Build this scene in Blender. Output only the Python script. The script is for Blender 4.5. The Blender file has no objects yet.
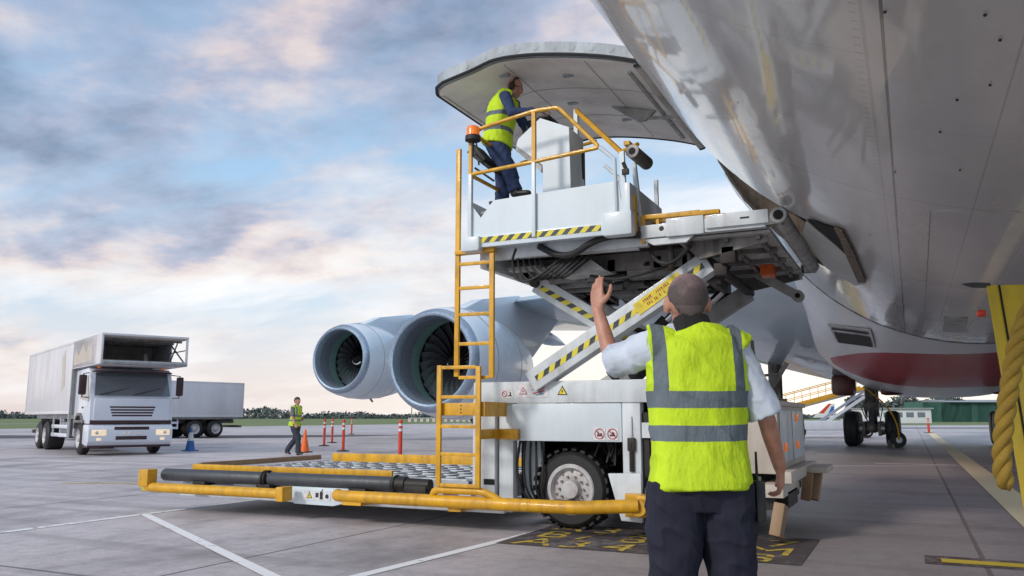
import bpy, bmesh, math, random
from mathutils import Vector, Matrix, noise
random.seed(7)
R = math.radians
S = bpy.context.scene
COL = S.collection

# ------------------------------------------------------------------ camera
PHI = R(25.7); F = 820.0; CH = 1.155; PIT = math.atan(129/F)
cam = bpy.data.cameras.new('camera'); cam.sensor_width = 36; cam.lens = 36*F/1024
cam.clip_end = 5000; cam.clip_start = 0.05
camo = bpy.data.objects.new('camera', cam); COL.objects.link(camo)
camo.location = (0, 0, CH); camo.rotation_euler = (math.pi/2+PIT, 0, PHI)
S.camera = camo

def at(x, y, X=None, Y=None, Z=None):
    """turn a direction of sight into a point of the real plane X=, Y= or Z="""
    a = (x-512)/F; b = (288-y)/F
    h = math.cos(PIT)-b*math.sin(PIT); z = math.sin(PIT)+b*math.cos(PIT)
    r = Vector((a*math.cos(PHI)-h*math.sin(PHI), a*math.sin(PHI)+h*math.cos(PHI), z))
    if X is not None: t = X/r.x
    elif Y is not None: t = Y/r.y
    else: t = (Z-CH)/r.z
    return Vector((0, 0, CH))+r*t

def ld(lat, dep, z=0.0):
    """lateral / depth of the camera heading -> world"""
    return Vector((lat*math.cos(PHI)-dep*math.sin(PHI), lat*math.sin(PHI)+dep*math.cos(PHI), z))

# ------------------------------------------------------------------ materials
def newmat(name):
    m = bpy.data.materials.new(name); m.use_nodes = True
    nt = m.node_tree; b = nt.nodes['Principled BSDF']
    return m, nt, b
def N(nt, t, **k):
    n = nt.nodes.new(t)
    for a, v in k.items():
        if a in n.inputs: n.inputs[a].default_value = v
        else: setattr(n, a, v)
    return n
def c4(c): return (c[0], c[1], c[2], 1)
def ramp(nt, src, stops):
    r = nt.nodes.new('ShaderNodeValToRGB'); el = r.color_ramp.elements
    while len(el) < len(stops): el.new(.5)
    for e, (p, c) in zip(el, stops):
        e.position = p; e.color = c4(c) if len(c) == 3 else c
    nt.links.new(src, r.inputs[0]); return r
def mixc(nt, fac, a, b, mode='MIX'):
    m = nt.nodes.new('ShaderNodeMix'); m.data_type = 'RGBA'; m.blend_type = mode
    for i, v in ((0, fac), (6, a), (7, b)):
        if hasattr(v, 'is_output'): nt.links.new(v, m.inputs[i])
        else: m.inputs[i].default_value = c4(v) if isinstance(v, tuple) else v
    return m.outputs[2]
def mth(nt, op, a, b=0.0, clamp=False):
    m = nt.nodes.new('ShaderNodeMath'); m.operation = op; m.use_clamp = clamp
    for i, v in ((0, a), (1, b)):
        if hasattr(v, 'is_output'): nt.links.new(v, m.inputs[i])
        else: m.inputs[i].default_value = v
    return m.outputs[0]
def objco(nt, scale=1.0, world=False):
    if world:
        g = nt.nodes.new('ShaderNodeNewGeometry'); out = g.outputs['Position']
    else:
        g = nt.nodes.new('ShaderNodeTexCoord'); out = g.outputs['Object']
    mp = nt.nodes.new('ShaderNodeMapping'); nt.links.new(out, mp.inputs[0])
    mp.inputs['Scale'].default_value = (scale,)*3 if not isinstance(scale, tuple) else scale
    return mp.outputs[0]
def noise_fac(nt, scale, detail=5, rough=.6, sc3=1.0, world=False):
    n = N(nt, 'ShaderNodeTexNoise', Scale=scale, Detail=detail, Roughness=rough)
    nt.links.new(objco(nt, sc3, world), n.inputs['Vector']); return n.outputs['Fac']

def paint(name, base, rough=.4, dirt=.35, dirtc=(.10, .085, .07), scale=2.5, metal=0, coat=0, bump=.004, streak=True):
    m, nt, b = newmat(name)
    f1 = noise_fac(nt, scale, 8, .68)
    f2 = noise_fac(nt, scale*1.7, 6, .6, (1.6, 1.6, .25) if streak else 1.0)
    d = mth(nt, 'MULTIPLY', f1, f2)
    r = ramp(nt, d, [(.16, (0, 0, 0)), (.42, (1, 1, 1))])
    d2 = mth(nt, 'MULTIPLY', r.outputs[0], dirt)
    f3 = noise_fac(nt, 22, 6, .7)
    sp = ramp(nt, f3, [(.66, (0, 0, 0)), (.73, (1, 1, 1))])
    d3 = mth(nt, 'ADD', d2, mth(nt, 'MULTIPLY', sp.outputs[0], dirt*.6), True)
    col = mixc(nt, d3, base, dirtc)
    nt.links.new(col, b.inputs['Base Color'])
    rr = mth(nt, 'ADD', mth(nt, 'MULTIPLY', d3, .35), rough, True)
    nt.links.new(rr, b.inputs['Roughness'])
    b.inputs['Metallic'].default_value = metal
    b.inputs['Coat Weight'].default_value = coat
    bp = N(nt, 'ShaderNodeBump', Strength=.25, Distance=bump)
    nt.links.new(f3, bp.inputs['Height']); nt.links.new(bp.outputs[0], b.inputs['Normal'])
    return m
def plain(name, base, rough=.5, metal=0, **k):
    m, nt, b = newmat(name)
    f = noise_fac(nt, 14, 5, .6)
    r = ramp(nt, f, [(.3, tuple(c*.72 for c in base)), (.7, tuple(min(1, c*1.15) for c in base))])
    nt.links.new(r.outputs[0], b.inputs['Base Color'])
    b.inputs['Roughness'].default_value = rough; b.inputs['Metallic'].default_value = metal
    for a, v in k.items(): b.inputs[a].default_value = v
    return m
def cloth(name, base, wr=.004, rough=.85, scale=7):
    m, nt, b = newmat(name)
    f = noise_fac(nt, scale, 5, .6, (1, 1, .6))
    r = ramp(nt, f, [(.3, tuple(c*.78 for c in base)), (.7, tuple(min(1, c*1.08) for c in base))])
    nt.links.new(r.outputs[0], b.inputs['Base Color']); b.inputs['Roughness'].default_value = rough
    w = noise_fac(nt, 420, 2, .5)
    bp = N(nt, 'ShaderNodeBump', Strength=.5, Distance=wr*3); nt.links.new(f, bp.inputs['Height'])
    bp2 = N(nt, 'ShaderNodeBump', Strength=.25, Distance=.001); nt.links.new(w, bp2.inputs['Height'])
    nt.links.new(bp.outputs[0], bp2.inputs['Normal']); nt.links.new(bp2.outputs[0], b.inputs['Normal'])
    return m

M = {}
M['white'] = paint('loader_white_paint', (.68, .74, .78), .40, .45, (.20, .17, .14), coat=.1)
M['panel'] = paint('loader_panel_paint', (.66, .75, .81), .35, .22, (.24, .22, .20), scale=1.1, coat=.2, bump=.004)
M['greyw'] = paint('worn_grey_paint', (.52, .53, .53), .5, .6, (.09, .075, .06))
M['yellow'] = paint('yellow_paint', (.76, .40, .010), .38, .55, (.15, .075, .025), scale=5, coat=.1)
M['yellow2'] = paint('equipment_yellow', (.62, .44, .02), .42, .35, (.16, .12, .04), scale=5)
M['rubber'] = plain('black_rubber', (.018, .018, .02), .62)
M['tube'] = paint('buffer_rubber', (.06, .068, .082), .42, .5, (.03, .03, .03), scale=5)
M['dark'] = paint('greasy_black_steel', (.018, .017, .018), .5, .6, (.07, .055, .04), metal=.3)
M['machin'] = paint('machinery_grey', (.24, .23, .22), .5, .8, (.03, .025, .02), metal=.3)
M['steel'] = paint('bare_steel', (.45, .46, .47), .32, .5, (.12, .10, .08), metal=.85)
M['chrome'] = plain('chrome_rod', (.7, .72, .75), .15, 1)
M['red'] = plain('red_plastic', (.62, .05, .02), .45)
M['orange'] = plain('orange_plastic', (.85, .15, .02), .45)
M['amber'] = plain('amber_lens', (.95, .20, .01), .25, 0, **{'Coat Weight': .2, 'Emission Color': (1, .22, .02, 1), 'Emission Strength': .25})
M['blue'] = plain('blue_plastic', (.03, .14, .42), .5)
M['whitep'] = plain('white_plastic', (.72, .72, .72), .45)
M['stick_w'] = plain('sticker_white', (.72, .72, .74), .45)
M['stick_r'] = plain('sticker_red', (.45, .03, .05), .5)
M['stick_y'] = plain('sticker_yellow', (.78, .62, .03), .5)
M['stick_k'] = plain('sticker_black', (.02, .02, .025), .5)
M['stick_b'] = plain('sticker_teal', (.08, .26, .42), .5)
M['navy'] = cloth('navy_cloth', (.028, .052, .135))
M['navy2'] = cloth('dark_navy_trousers', (.014, .016, .034))
M['greyshirt'] = cloth('grey_shirt', (.13, .14, .17))
M['dgrey'] = cloth('dark_grey_trousers', (.035, .04, .055))
M['shirt'] = cloth('pale_blue_shirt', (.66, .74, .86), .003, .8, 11)
M['collar'] = cloth('black_collar', (.015, .014, .016))
M['shoe'] = plain('black_leather', (.02, .018, .017), .4)
M['fan'] = plain('fan_blade', (.30, .31, .33), .28, .8)
M['spin'] = plain('spinner_black', (.012, .012, .014), .16)
M['acou'] = plain('inlet_liner', (.19, .22, .27), .5)
M['fancase'] = plain('green_fan_case', (.22, .38, .34), .5)
M['lip'] = plain('inlet_lip', (.36, .45, .56), .30, .55)
M['inner'] = paint('door_inner', (.92, .89, .84), .5, .5, (.34, .30, .26), scale=1.2, streak=False)
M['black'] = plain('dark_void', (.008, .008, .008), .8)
M['truckw'] = paint('truck_white', (.66, .70, .78), .28, .12, (.15, .12, .1), scale=1.2, coat=.4)
M['box'] = paint('box_panel', (.66, .65, .68), .3, .3, (.3, .26, .25), scale=.5, coat=.1)
M['maroon'] = plain('dark_red_plastic', (.045, .018, .022), .5)
M['lamp'] = plain('headlamp_glass', (.75, .68, .55), .08, .2, **{'Emission Color': (1, .75, .45, 1), 'Emission Strength': .5})
M['rim'] = paint('wheel_rim', (.55, .56, .58), .4, .55, (.25, .13, .08), scale=9)
M['wood'] = paint('worn_block', (.34, .22, .13), .6, .5, (.15, .09, .05))
M['tan'] = paint('tan_panel', (.55, .50, .44), .5, .4, (.25, .18, .12))

def chevron(name, period=.235, axis=(1, 0, 0), up=(0, 0, 1), slant=1.0):
    """black and yellow hazard tape in object coordinates along a given axis"""
    m, nt, b = newmat(name)
    co = nt.nodes.new('ShaderNodeTexCoord').outputs['Object']
    def dot(v):
        d = nt.nodes.new('ShaderNodeVectorMath'); d.operation = 'DOT_PRODUCT'
        nt.links.new(co, d.inputs[0]); d.inputs[1].default_value = v; return d.outputs['Value']
    s = mth(nt, 'SUBTRACT', dot(axis), mth(nt, 'MULTIPLY', dot(up), slant))
    fr = mth(nt, 'FRACT', mth(nt, 'ADD', mth(nt, 'DIVIDE', s, period), 50.0))
    k = mth(nt, 'GREATER_THAN', fr, .5)
    wear = ramp(nt, noise_fac(nt, 16, 6, .7), [(.6, (0, 0, 0)), (.7, (1, 1, 1))])
    col = mixc(nt, k, (.72, .62, .03), (.025, .035, .045))
    col = mixc(nt, mth(nt, 'MULTIPLY', wear.outputs[0], .5), col, (.35, .36, .33))
    nt.links.new(col, b.inputs['Base Color']); b.inputs['Roughness'].default_value = .45
    return m

def glass(name, col=(.02, .025, .03)):
    m, nt, b = newmat(name)
    b.inputs['Base Color'].default_value = c4(col); b.inputs['Roughness'].default_value = .05
    b.inputs['Coat Weight'].default_value = 1; return m
M['glass'] = glass('windscreen_glass', (.10, .12, .14))

def skin_mat():
    m, nt, b = newmat('skin')
    f = noise_fac(nt, 18, 5, .6)
    r = ramp(nt, f, [(.3, (.42, .19, .13)), (.7, (.60, .32, .23))])
    nt.links.new(r.outputs[0], b.inputs['Base Color'])
    b.inputs['Roughness'].default_value = .5
    b.inputs['Subsurface Weight'].default_value = .08
    bp = N(nt, 'ShaderNodeBump', Strength=.3, Distance=.002)
    nt.links.new(noise_fac(nt, 90, 4, .6), bp.inputs['Height']); nt.links.new(bp.outputs[0], b.inputs['Normal'])
    return m
M['skin'] = skin_mat()
M['hair'] = plain('cropped_hair', (.055, .045, .045), .8)

def buzz_mat(zc):
    m, nt, b = newmat('greying_buzz_cut')
    tc = nt.nodes.new('ShaderNodeTexCoord'); sx = nt.nodes.new('ShaderNodeSeparateXYZ')
    nt.links.new(tc.outputs['Object'], sx.inputs[0])
    n1 = noise_fac(nt, 10, 5, .6); n2 = noise_fac(nt, 260, 4, .8)
    h = mth(nt, 'SUBTRACT', sx.outputs[2], zc)
    t = mth(nt, 'ADD', mth(nt, 'MULTIPLY', h, 9.0), mth(nt, 'MULTIPLY', mth(nt, 'SUBTRACT', n1, .5), 1.5), False)
    r = ramp(nt, t, [(.0, (.13, .10, .10)), (.35, (.28, .20, .20)), (.8, (.50, .32, .29))])
    c = mixc(nt, .5, r.outputs[0], ramp(nt, n2, [(.38, (.12, .12, .13)), (.60, (1, 1, 1))]).outputs[0], 'MULTIPLY')
    nt.links.new(c, b.inputs['Base Color']); b.inputs['Roughness'].default_value = .75
    bp = N(nt, 'ShaderNodeBump', Strength=.6, Distance=.003); nt.links.new(n2, bp.inputs['Height'])
    nt.links.new(bp.outputs[0], b.inputs['Normal'])
    return m

def vest_mat(name, hb, vb, ztop, base=(.66, .92, .02)):
    """hb: horizontal bands (z0,z1); vb: vertical bands (x0,x1) above the first horizontal band up to ztop"""
    m, nt, b = newmat(name)
    tc = nt.nodes.new('ShaderNodeTexCoord'); sx = nt.nodes.new('ShaderNodeSeparateXYZ')
    nt.links.new(tc.outputs['Object'], sx.inputs[0])
    x, y, z = sx.outputs
    wob = mth(nt, 'MULTIPLY', mth(nt, 'SUBTRACT', noise_fac(nt, 4, 2, .5), .5), .02)
    zz = mth(nt, 'ADD', z, wob); xx = mth(nt, 'ADD', x, wob)
    def band(s, a, c): return mth(nt, 'MULTIPLY', mth(nt, 'GREATER_THAN', s, a), mth(nt, 'LESS_THAN', s, c))
    tot = None
    for a, c in hb:
        v = band(zz, a, c); tot = v if tot is None else mth(nt, 'ADD', tot, v, True)
    for a, c in vb:
        v = mth(nt, 'MULTIPLY', band(xx, a, c), mth(nt, 'GREATER_THAN', zz, hb[0][0])); tot = mth(nt, 'ADD', tot, v, True)
    f = noise_fac(nt, 6, 5, .6, (1, 1, .5))
    r = ramp(nt, f, [(.3, tuple(k*.74 for k in base)), (.7, base)])
    g = ramp(nt, f, [(.3, (.10, .13, .15)), (.7, (.17, .21, .24))])
    col = mixc(nt, tot, r.outputs[0], g.outputs[0])
    nt.links.new(col, b.inputs['Base Color'])
    b.inputs['Roughness'].default_value = .75
    bp = N(nt, 'ShaderNodeBump', Strength=.9, Distance=.035); nt.links.new(noise_fac(nt, 7, 4, .55, (1.3, 1.3, .55)), bp.inputs['Height'])
    bp2 = N(nt, 'ShaderNodeBump', Strength=.5, Distance=.004); nt.links.new(noise_fac(nt, 110, 3, .6), bp2.inputs['Height'])
    nt.links.new(bp.outputs[0], bp2.inputs['Normal']); nt.links.new(bp2.outputs[0], b.inputs['Normal'])
    return m

# ------------------------------------------------------------------ mesh builder
SPLIT = {'valve_block', 'ear_defender', 'latch_row', 'guard_post', 'side_guide', 'lift_rod', 'door_fitting', 'guide_rail', 'lift_cylinder', 'cylinder_rod', 'jack_leg', 'wiper', 'roof_lamp', 'band', 'access_panel', 'marker_lamp',
         'control_lever', 'floor_rib', 'rear_door_bar', 'window', 'castor', 'gear_door', 'air_intake', 'bolt', 'wheel_nut', 'pivot_shaft', 'stabiliser_strut', 'barrier_block', 'ladder_bracket',
         'rail_clamp', 'buffer_bracket', 'roller_bracket', 'hose', 'bridge_fitting', 'grille', 'roller_track', 'cladding_rib', 'hinge_lip', 'latch', 'sign_mark', 'sticker_mark', 'livery_mark', 'rubber_buffer'}
class MB:
    def __init__(s): s.b = bmesh.new()
    def box(s, a, c, bev=0.0, rot=None):
        """axis aligned box from corner a to corner c, optional bevel"""
        a = Vector(a); c = Vector(c); ce = (a+c)/2; d = c-a
        mt = Matrix.Translation(ce) @ (rot.to_4x4() if rot else Matrix()) @ Matrix.Diagonal((abs(d.x), abs(d.y), abs(d.z), 1))
        r = bmesh.ops.create_cube(s.b, size=1, matrix=mt)
        if bev: s.bev(r['verts'], bev)
        return s
    def bev(s, vs, w):
        es = list({e for v in vs for e in v.link_edges})
        bmesh.ops.bevel(s.b, geom=es, offset=w, segments=2, affect='EDGES', profile=.6)
    def bar(s, p, q, w, h, up=(0, 0, 1), bev=0.0):
        """rectangular bar from p to q, w wide, h tall"""
        p = Vector(p); q = Vector(q); d = (q-p); L = d.length; d.normalize(); up = Vector(up)
        x = d.cross(up)
        if x.length < 1e-4: up = Vector((0, 1, 0)); x = d.cross(up)
        x.normalize(); u = x.cross(d)
        mt = Matrix((( x.x, d.x, u.x, 0), (x.y, d.y, u.y, 0), (x.z, d.z, u.z, 0), (0, 0, 0, 1)))
        mt = Matrix.Translation((p+q)/2) @ mt @ Matrix.Diagonal((w, L, h, 1))
        r = bmesh.ops.create_cube(s.b, size=1, matrix=mt)
        if bev: s.bev(r['verts'], bev)
        return s
    def ring(s, c, ax, ay, rx, ry, n, pw=2.0):
        out = []
        for i in range(n):
            t = 2*math.pi*i/n; co, si = math.cos(t), math.sin(t)
            co = math.copysign(abs(co)**(2/pw), co); si = math.copysign(abs(si)**(2/pw), si)
            out.append(s.b.verts.new(c+ax*(rx*co)+ay*(ry*si)))
        return out
    def skin(s, rings, cap=True, closed=False):
        n = len(rings[0])
        prs = list(zip(rings, rings[1:]))
        if closed: prs.append((rings[-1], rings[0]))
        for a, c in prs:
            for i in range(n):
                s.b.faces.new((a[i], a[(i+1) % n], c[(i+1) % n], c[i]))
        if cap and not closed:
            s.b.faces.new(list(reversed(rings[0]))); s.b.faces.new(rings[-1])
    def tube(s, pts, r, n=10, cap=True, closed=False):
        pts = [Vector(p) for p in pts]; rr = r if isinstance(r, (list, tuple)) else [r]*len(pts)
        rings = []; prev = None; m = len(pts)
        for i, p in enumerate(pts):
            if closed: d = (pts[(i+1) % m]-pts[i-1])
            else: d = pts[min(i+1, m-1)]-pts[max(i-1, 0)]
            d.normalize()
            if prev is None:
                u = Vector((0, 0, 1)) if abs(d.z) < .9 else Vector((0, 1, 0))
                x = d.cross(u).normalized()
            else:
                x = (prev-d*prev.dot(d)).normalized()
            prev = x; y = d.cross(x)
            rings.append(s.ring(p, x, y, rr[i], rr[i], n))
        s.skin(rings, cap, closed); return s
    def lathe(s, base, axis, prof, n=24, cap=True):
        """prof: list of (distance along axis, radius)"""
        base = Vector(base); d = Vector(axis).normalized()
        u = Vector((0, 0, 1)) if abs(d.z) < .9 else Vector((0, 1, 0))
        x = d.cross(u).normalized(); y = d.cross(x)
        rings = [s.ring(base+d*t, x, y, max(r, 1e-4), max(r, 1e-4), n) for t, r in prof]
        s.skin(rings, cap); return s
    def prism(s, pts, vec, bev=0.0):
        """polygon pts extruded by vec"""
        vec = Vector(vec); a = [s.b.verts.new(Vector(p)) for p in pts]; c = [s.b.verts.new(Vector(p)+vec) for p in pts]
        n = len(a)
        for i in range(n): s.b.faces.new((a[i], a[(i+1) % n], c[(i+1) % n], c[i]))
        s.b.faces.new(list(reversed(a))); s.b.faces.new(c)
        if bev: s.bev(a+c, bev)
        return s
    def quad(s, *pts):
        s.b.faces.new([s.b.verts.new(Vector(p)) for p in pts]); return s
    def grid(s, rows):
        vs = [[s.b.verts.new(Vector(p)) for p in r] for r in rows]
        for a, c in zip(vs, vs[1:]):
            for i in range(len(a)-1): s.b.faces.new((a[i], a[i+1], c[i+1], c[i]))
        return vs
    def ell(s, c, rx, ry, rz, seg=20, rot=None):
        mt = Matrix.Translation(Vector(c)) @ (rot.to_4x4() if rot else Matrix()) @ Matrix.Diagonal((rx, ry, rz, 1))
        bmesh.ops.create_uvsphere(s.b, u_segments=seg, v_segments=max(6, seg//2), radius=1, matrix=mt); return s
    def build(s, name, mat, parent=None, sharp=35, fix=True, split=None):
        if parent is not None and parent.parent is not None and parent.parent.parent is not None: parent = parent.parent
        if split is None: split = name in SPLIT
        if split:
            s.b.verts.ensure_lookup_table(); seen = set(); groups = []
            for v in s.b.verts:
                if v in seen: continue
                st = [v]; seen.add(v); g = []
                while st:
                    q = st.pop(); g.append(q)
                    for e in q.link_edges:
                        w_ = e.other_vert(q)
                        if w_ not in seen: seen.add(w_); st.append(w_)
                groups.append(g)
            if len(groups) > 1:
                last = None
                for g in groups:
                    nb = MB(); mp = {v: nb.b.verts.new(v.co) for v in g}
                    for f in {f for v in g for f in v.link_faces}: nb.b.faces.new([mp[v] for v in f.verts])
                    last = nb.build(name, mat, parent, sharp, fix, False)
                s.b.free(); return last
        if fix: bmesh.ops.recalc_face_normals(s.b, faces=s.b.faces)
        me = bpy.data.meshes.new(name); s.b.to_mesh(me); s.b.free()
        if parent is not None:
            w = parent
            while w is not None and not w.get('_w'): w = w.parent
            if w is not None: me.transform(Matrix.Translation(-w.location))
        for m in (mat if isinstance(mat, (list, tuple)) else [mat]): me.materials.append(m)
        for p in me.polygons: p.use_smooth = True
        me.set_sharp_from_angle(angle=R(sharp))
        o = bpy.data.objects.new(name, me); COL.objects.link(o); o.parent = parent
        return o

WROOTS = []
def thing(name, label, cat, loc=(0, 0, 0), rz=0, group=None, world=False):
    o = bpy.data.objects.new(name, None); COL.objects.link(o)
    o.location = loc; o.rotation_euler = (0, 0, rz); o['label'] = label; o['category'] = cat
    if group: o['group'] = group
    if world: o['_w'] = 1; WROOTS.append(o)
    return o
def tag(o, label, cat, group=None):
    o['label'] = label; o['category'] = cat
    if group: o['group'] = group
    return o
def kind(o, k): o['kind'] = k; return o
def tree_copy(o, parent=None):
    c = o.copy(); COL.objects.link(c); c.parent = parent
    for ch in list(o.children): tree_copy(ch, c)
    return c
def text_obj(name, body, size, mat, mtx, parent=None, depth=.002):
    cu = bpy.data.curves.new(name, 'FONT'); cu.body = body; cu.size = size; cu.align_x = 'CENTER'; cu.align_y = 'CENTER'
    cu.extrude = depth; tmp = bpy.data.objects.new(name, cu); COL.objects.link(tmp)
    dg = bpy.context.evaluated_depsgraph_get(); me = bpy.data.meshes.new_from_object(tmp.evaluated_get(dg))
    bpy.data.objects.remove(tmp); me.transform(mtx)
    me.materials.clear(); me.materials.append(mat)
    w = parent
    while w is not None and not w.get('_w'): w = w.parent
    if w is not None: me.transform(Matrix.Translation(-w.location))
    o = bpy.data.objects.new(name, me); COL.objects.link(o); o.parent = parent
    return o
def arc(c, r, a0, a1, n, u, v):
    c = Vector(c); u = Vector(u); v = Vector(v)
    return [c+u*(r*math.cos(a0+(a1-a0)*i/n))+v*(r*math.sin(a0+(a1-a0)*i/n)) for i in range(n+1)]
def rounded(pts, r=.08, n=5):
    """polyline with its inner corners rounded"""
    pts = [Vector(p) for p in pts]; out = [pts[0]]
    for a, b, c in zip(pts, pts[1:], pts[2:]):
        p = b+(a-b).normalized()*min(r, (a-b).length/2); q = b+(c-b).normalized()*min(r, (c-b).length/2)
        for i in range(n+1):
            t = i/n; out.append(p*(1-t)**2+b*2*t*(1-t)+q*t*t)
    return out+[pts[-1]]

# ================================================================== AIRCRAFT
def plane_paint():
    m, nt, b = newmat('aircraft_gloss_paint')
    g = nt.nodes.new('ShaderNodeNewGeometry'); sx = nt.nodes.new('ShaderNodeSeparateXYZ')
    nt.links.new(g.outputs['Position'], sx.inputs[0]); x, y, z = sx.outputs
    f = noise_fac(nt, .7, 6, .6, 1, True); f2 = noise_fac(nt, 2.2, 8, .7, (1, .35, 1.2), True)
    r = ramp(nt, f, [(.3, (.60, .60, .61)), (.7, (.70, .70, .71))])
    col = mixc(nt, ramp(nt, f2, [(.5, (0, 0, 0)), (.75, (.5, .5, .5))]).outputs[0], r.outputs[0], (.45, .42, .40))
    # frame joints every 2.9 m and scattered fastener marks
    def line(s, per, off, w):
        fr = mth(nt, 'FRACT', mth(nt, 'ADD', mth(nt, 'DIVIDE', s, per), off))
        return mth(nt, 'LESS_THAN', fr, w/per)
    l1 = line(y, 3.3, .32, .012)
    l2 = line(y, 1.1, .60, .006)
    ln = mth(nt, 'ADD', mth(nt, 'MULTIPLY', l1, .45), mth(nt, 'MULTIPLY', l2, .12), True)
    bk = N(nt, 'ShaderNodeTexBrick', Scale=1.0); bk.inputs['Brick Width'].default_value = 1.65; bk.inputs['Row Height'].default_value = .62; bk.inputs['Mortar Size'].default_value = .004
    cbv = nt.nodes.new('ShaderNodeCombineXYZ'); nt.links.new(y, cbv.inputs[0]); nt.links.new(mth(nt, 'ADD', x, z), cbv.inputs[1]); nt.links.new(cbv.outputs[0], bk.inputs['Vector'])
    ln = mth(nt, 'ADD', ln, mth(nt, 'MULTIPLY', bk.outputs['Fac'], .22), True)
    rv = mth(nt, 'MULTIPLY', mth(nt, 'LESS_THAN', mth(nt, 'FRACT', mth(nt, 'MULTIPLY', y, 14.0)), .22), mth(nt, 'LESS_THAN', mth(nt, 'FRACT', mth(nt, 'ADD', mth(nt, 'MULTIPLY', mth(nt, 'ADD', x, z), 1.6129), .035)), .022))
    ln = mth(nt, 'ADD', ln, mth(nt, 'MULTIPLY', rv, .25), True)
    lj = mth(nt, 'MULTIPLY', mth(nt, 'LESS_THAN', mth(nt, 'ABSOLUTE', mth(nt, 'ADD', x, .0)), .006), mth(nt, 'LESS_THAN', z, 3.2))
    lj2 = mth(nt, 'MULTIPLY', mth(nt, 'LESS_THAN', mth(nt, 'ABSOLUTE', mth(nt, 'SUBTRACT', x, .42)), .004), mth(nt, 'LESS_THAN', z, 3.2))
    ln = mth(nt, 'ADD', ln, mth(nt, 'ADD', mth(nt, 'MULTIPLY', lj, .8), mth(nt, 'MULTIPLY', lj2, .3)), True)
    col = mixc(nt, ln, col, (.10, .095, .09))
    sp = N(nt, 'ShaderNodeTexVoronoi', Scale=1.1); sp.feature = 'F1'
    nt.links.new(objco(nt, 1.0, True), sp.inputs['Vector'])
    col = mixc(nt, mth(nt, 'MULTIPLY', mth(nt, 'LESS_THAN', sp.outputs['Distance'], .022), .6), col, (.08, .07, .07))
    nt.links.new(col, b.inputs['Base Color'])
    rr = mth(nt, 'ADD', mth(nt, 'MULTIPLY', f2, .20), .15)
    nt.links.new(rr, b.inputs['Roughness'])
    b.inputs['Coat Weight'].default_value = .7; b.inputs['Coat Roughness'].default_value = .06; b.inputs['Coat IOR'].default_value = 1.7; b.inputs['Specular IOR Level'].default_value = .5
    bp = N(nt, 'ShaderNodeBump', Strength=.16, Distance=.02)
    nt.links.new(noise_fac(nt, 1.3, 3, .5, 1, True), bp.inputs['Height']); nt.links.new(bp.outputs[0], b.inputs['Normal'])
    nt.links.new(bp.outputs[0], b.inputs['Coat Normal'])
    return m
def fairing_paint():
    m, nt, b = newmat('belly_fairing_paint')
    g = nt.nodes.new('ShaderNodeNewGeometry'); sx = nt.nodes.new('ShaderNodeSeparateXYZ')
    nt.links.new(g.outputs['Position'], sx.inputs[0]); x, y, z = sx.outputs
    f2 = noise_fac(nt, 1.6, 8, .7, (1, .4, 1.2), True)
    r = ramp(nt, f2, [(.3, (.64, .68, .72)), (.75, (.74, .77, .80))])
    def line(s, per, off, w):
        fr = mth(nt, 'FRACT', mth(nt, 'ADD', mth(nt, 'DIVIDE', s, per), off)); return mth(nt, 'LESS_THAN', fr, w/per)
    col = mixc(nt, mth(nt, 'MULTIPLY', line(y, 2.4, .1, .015), .6), r.outputs[0], (.1, .09, .09))
    red = mth(nt, 'MULTIPLY', mth(nt, 'LESS_THAN', z, 3.2), mth(nt, 'MULTIPLY', mth(nt, 'GREATER_THAN', mth(nt, 'SUBTRACT', y, mth(nt, 'MULTIPLY', mth(nt, 'POWER', mth(nt, 'MAXIMUM', mth(nt, 'SUBTRACT', 1.47, x), 0.0), 2.0), .72)), 16.6), mth(nt, 'LESS_THAN', y, 26.5)))
    red = mth(nt, 'MULTIPLY', red, mth(nt, 'LESS_THAN', mth(nt, 'ABSOLUTE', mth(nt, 'SUBTRACT', x, 1.23)), 3.25))
    rc = ramp(nt, f2, [(.3, (.30, .014, .024)), (.8, (.42, .03, .045))])
    col = mixc(nt, red, col, rc.outputs[0])
    nt.links.new(col, b.inputs['Base Color'])
    nt.links.new(mth(nt, 'ADD', mth(nt, 'MULTIPLY', f2, .15), .26), b.inputs['Roughness']); b.inputs['Specular IOR Level'].default_value = .22
    b.inputs['Coat Weight'].default_value = .08; b.inputs['Coat Roughness'].default_value = .1
    return m
M['dooredge'] = paint('door_edge_paint', (.36, .42, .47), .45, .6, (.18, .17, .15), scale=3); M['nozzle'] = paint('heat_stained_nozzle', (.28, .20, .14), .4, .6, (.10, .06, .04), metal=.6, scale=1.5); M['jamb'] = paint('worn_jamb', (.22, .17, .13), .6, .8, (.05, .04, .03), scale=9); M['fair2'] = paint('sill_paint', (.55, .60, .60), .4, .3, (.3, .27, .22)); M['plane'] = plane_paint(); M['fair'] = fairing_paint()
M['wing'] = paint('wing_grey_paint', (.45, .58, .68), .28, .4, (.16, .17, .19), scale=.25, coat=.4, streak=False)
M['nac'] = paint('nacelle_paint', (.70, .80, .89), .24, .12, (.30, .34, .38), scale=.4, coat=.5, streak=False)

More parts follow.
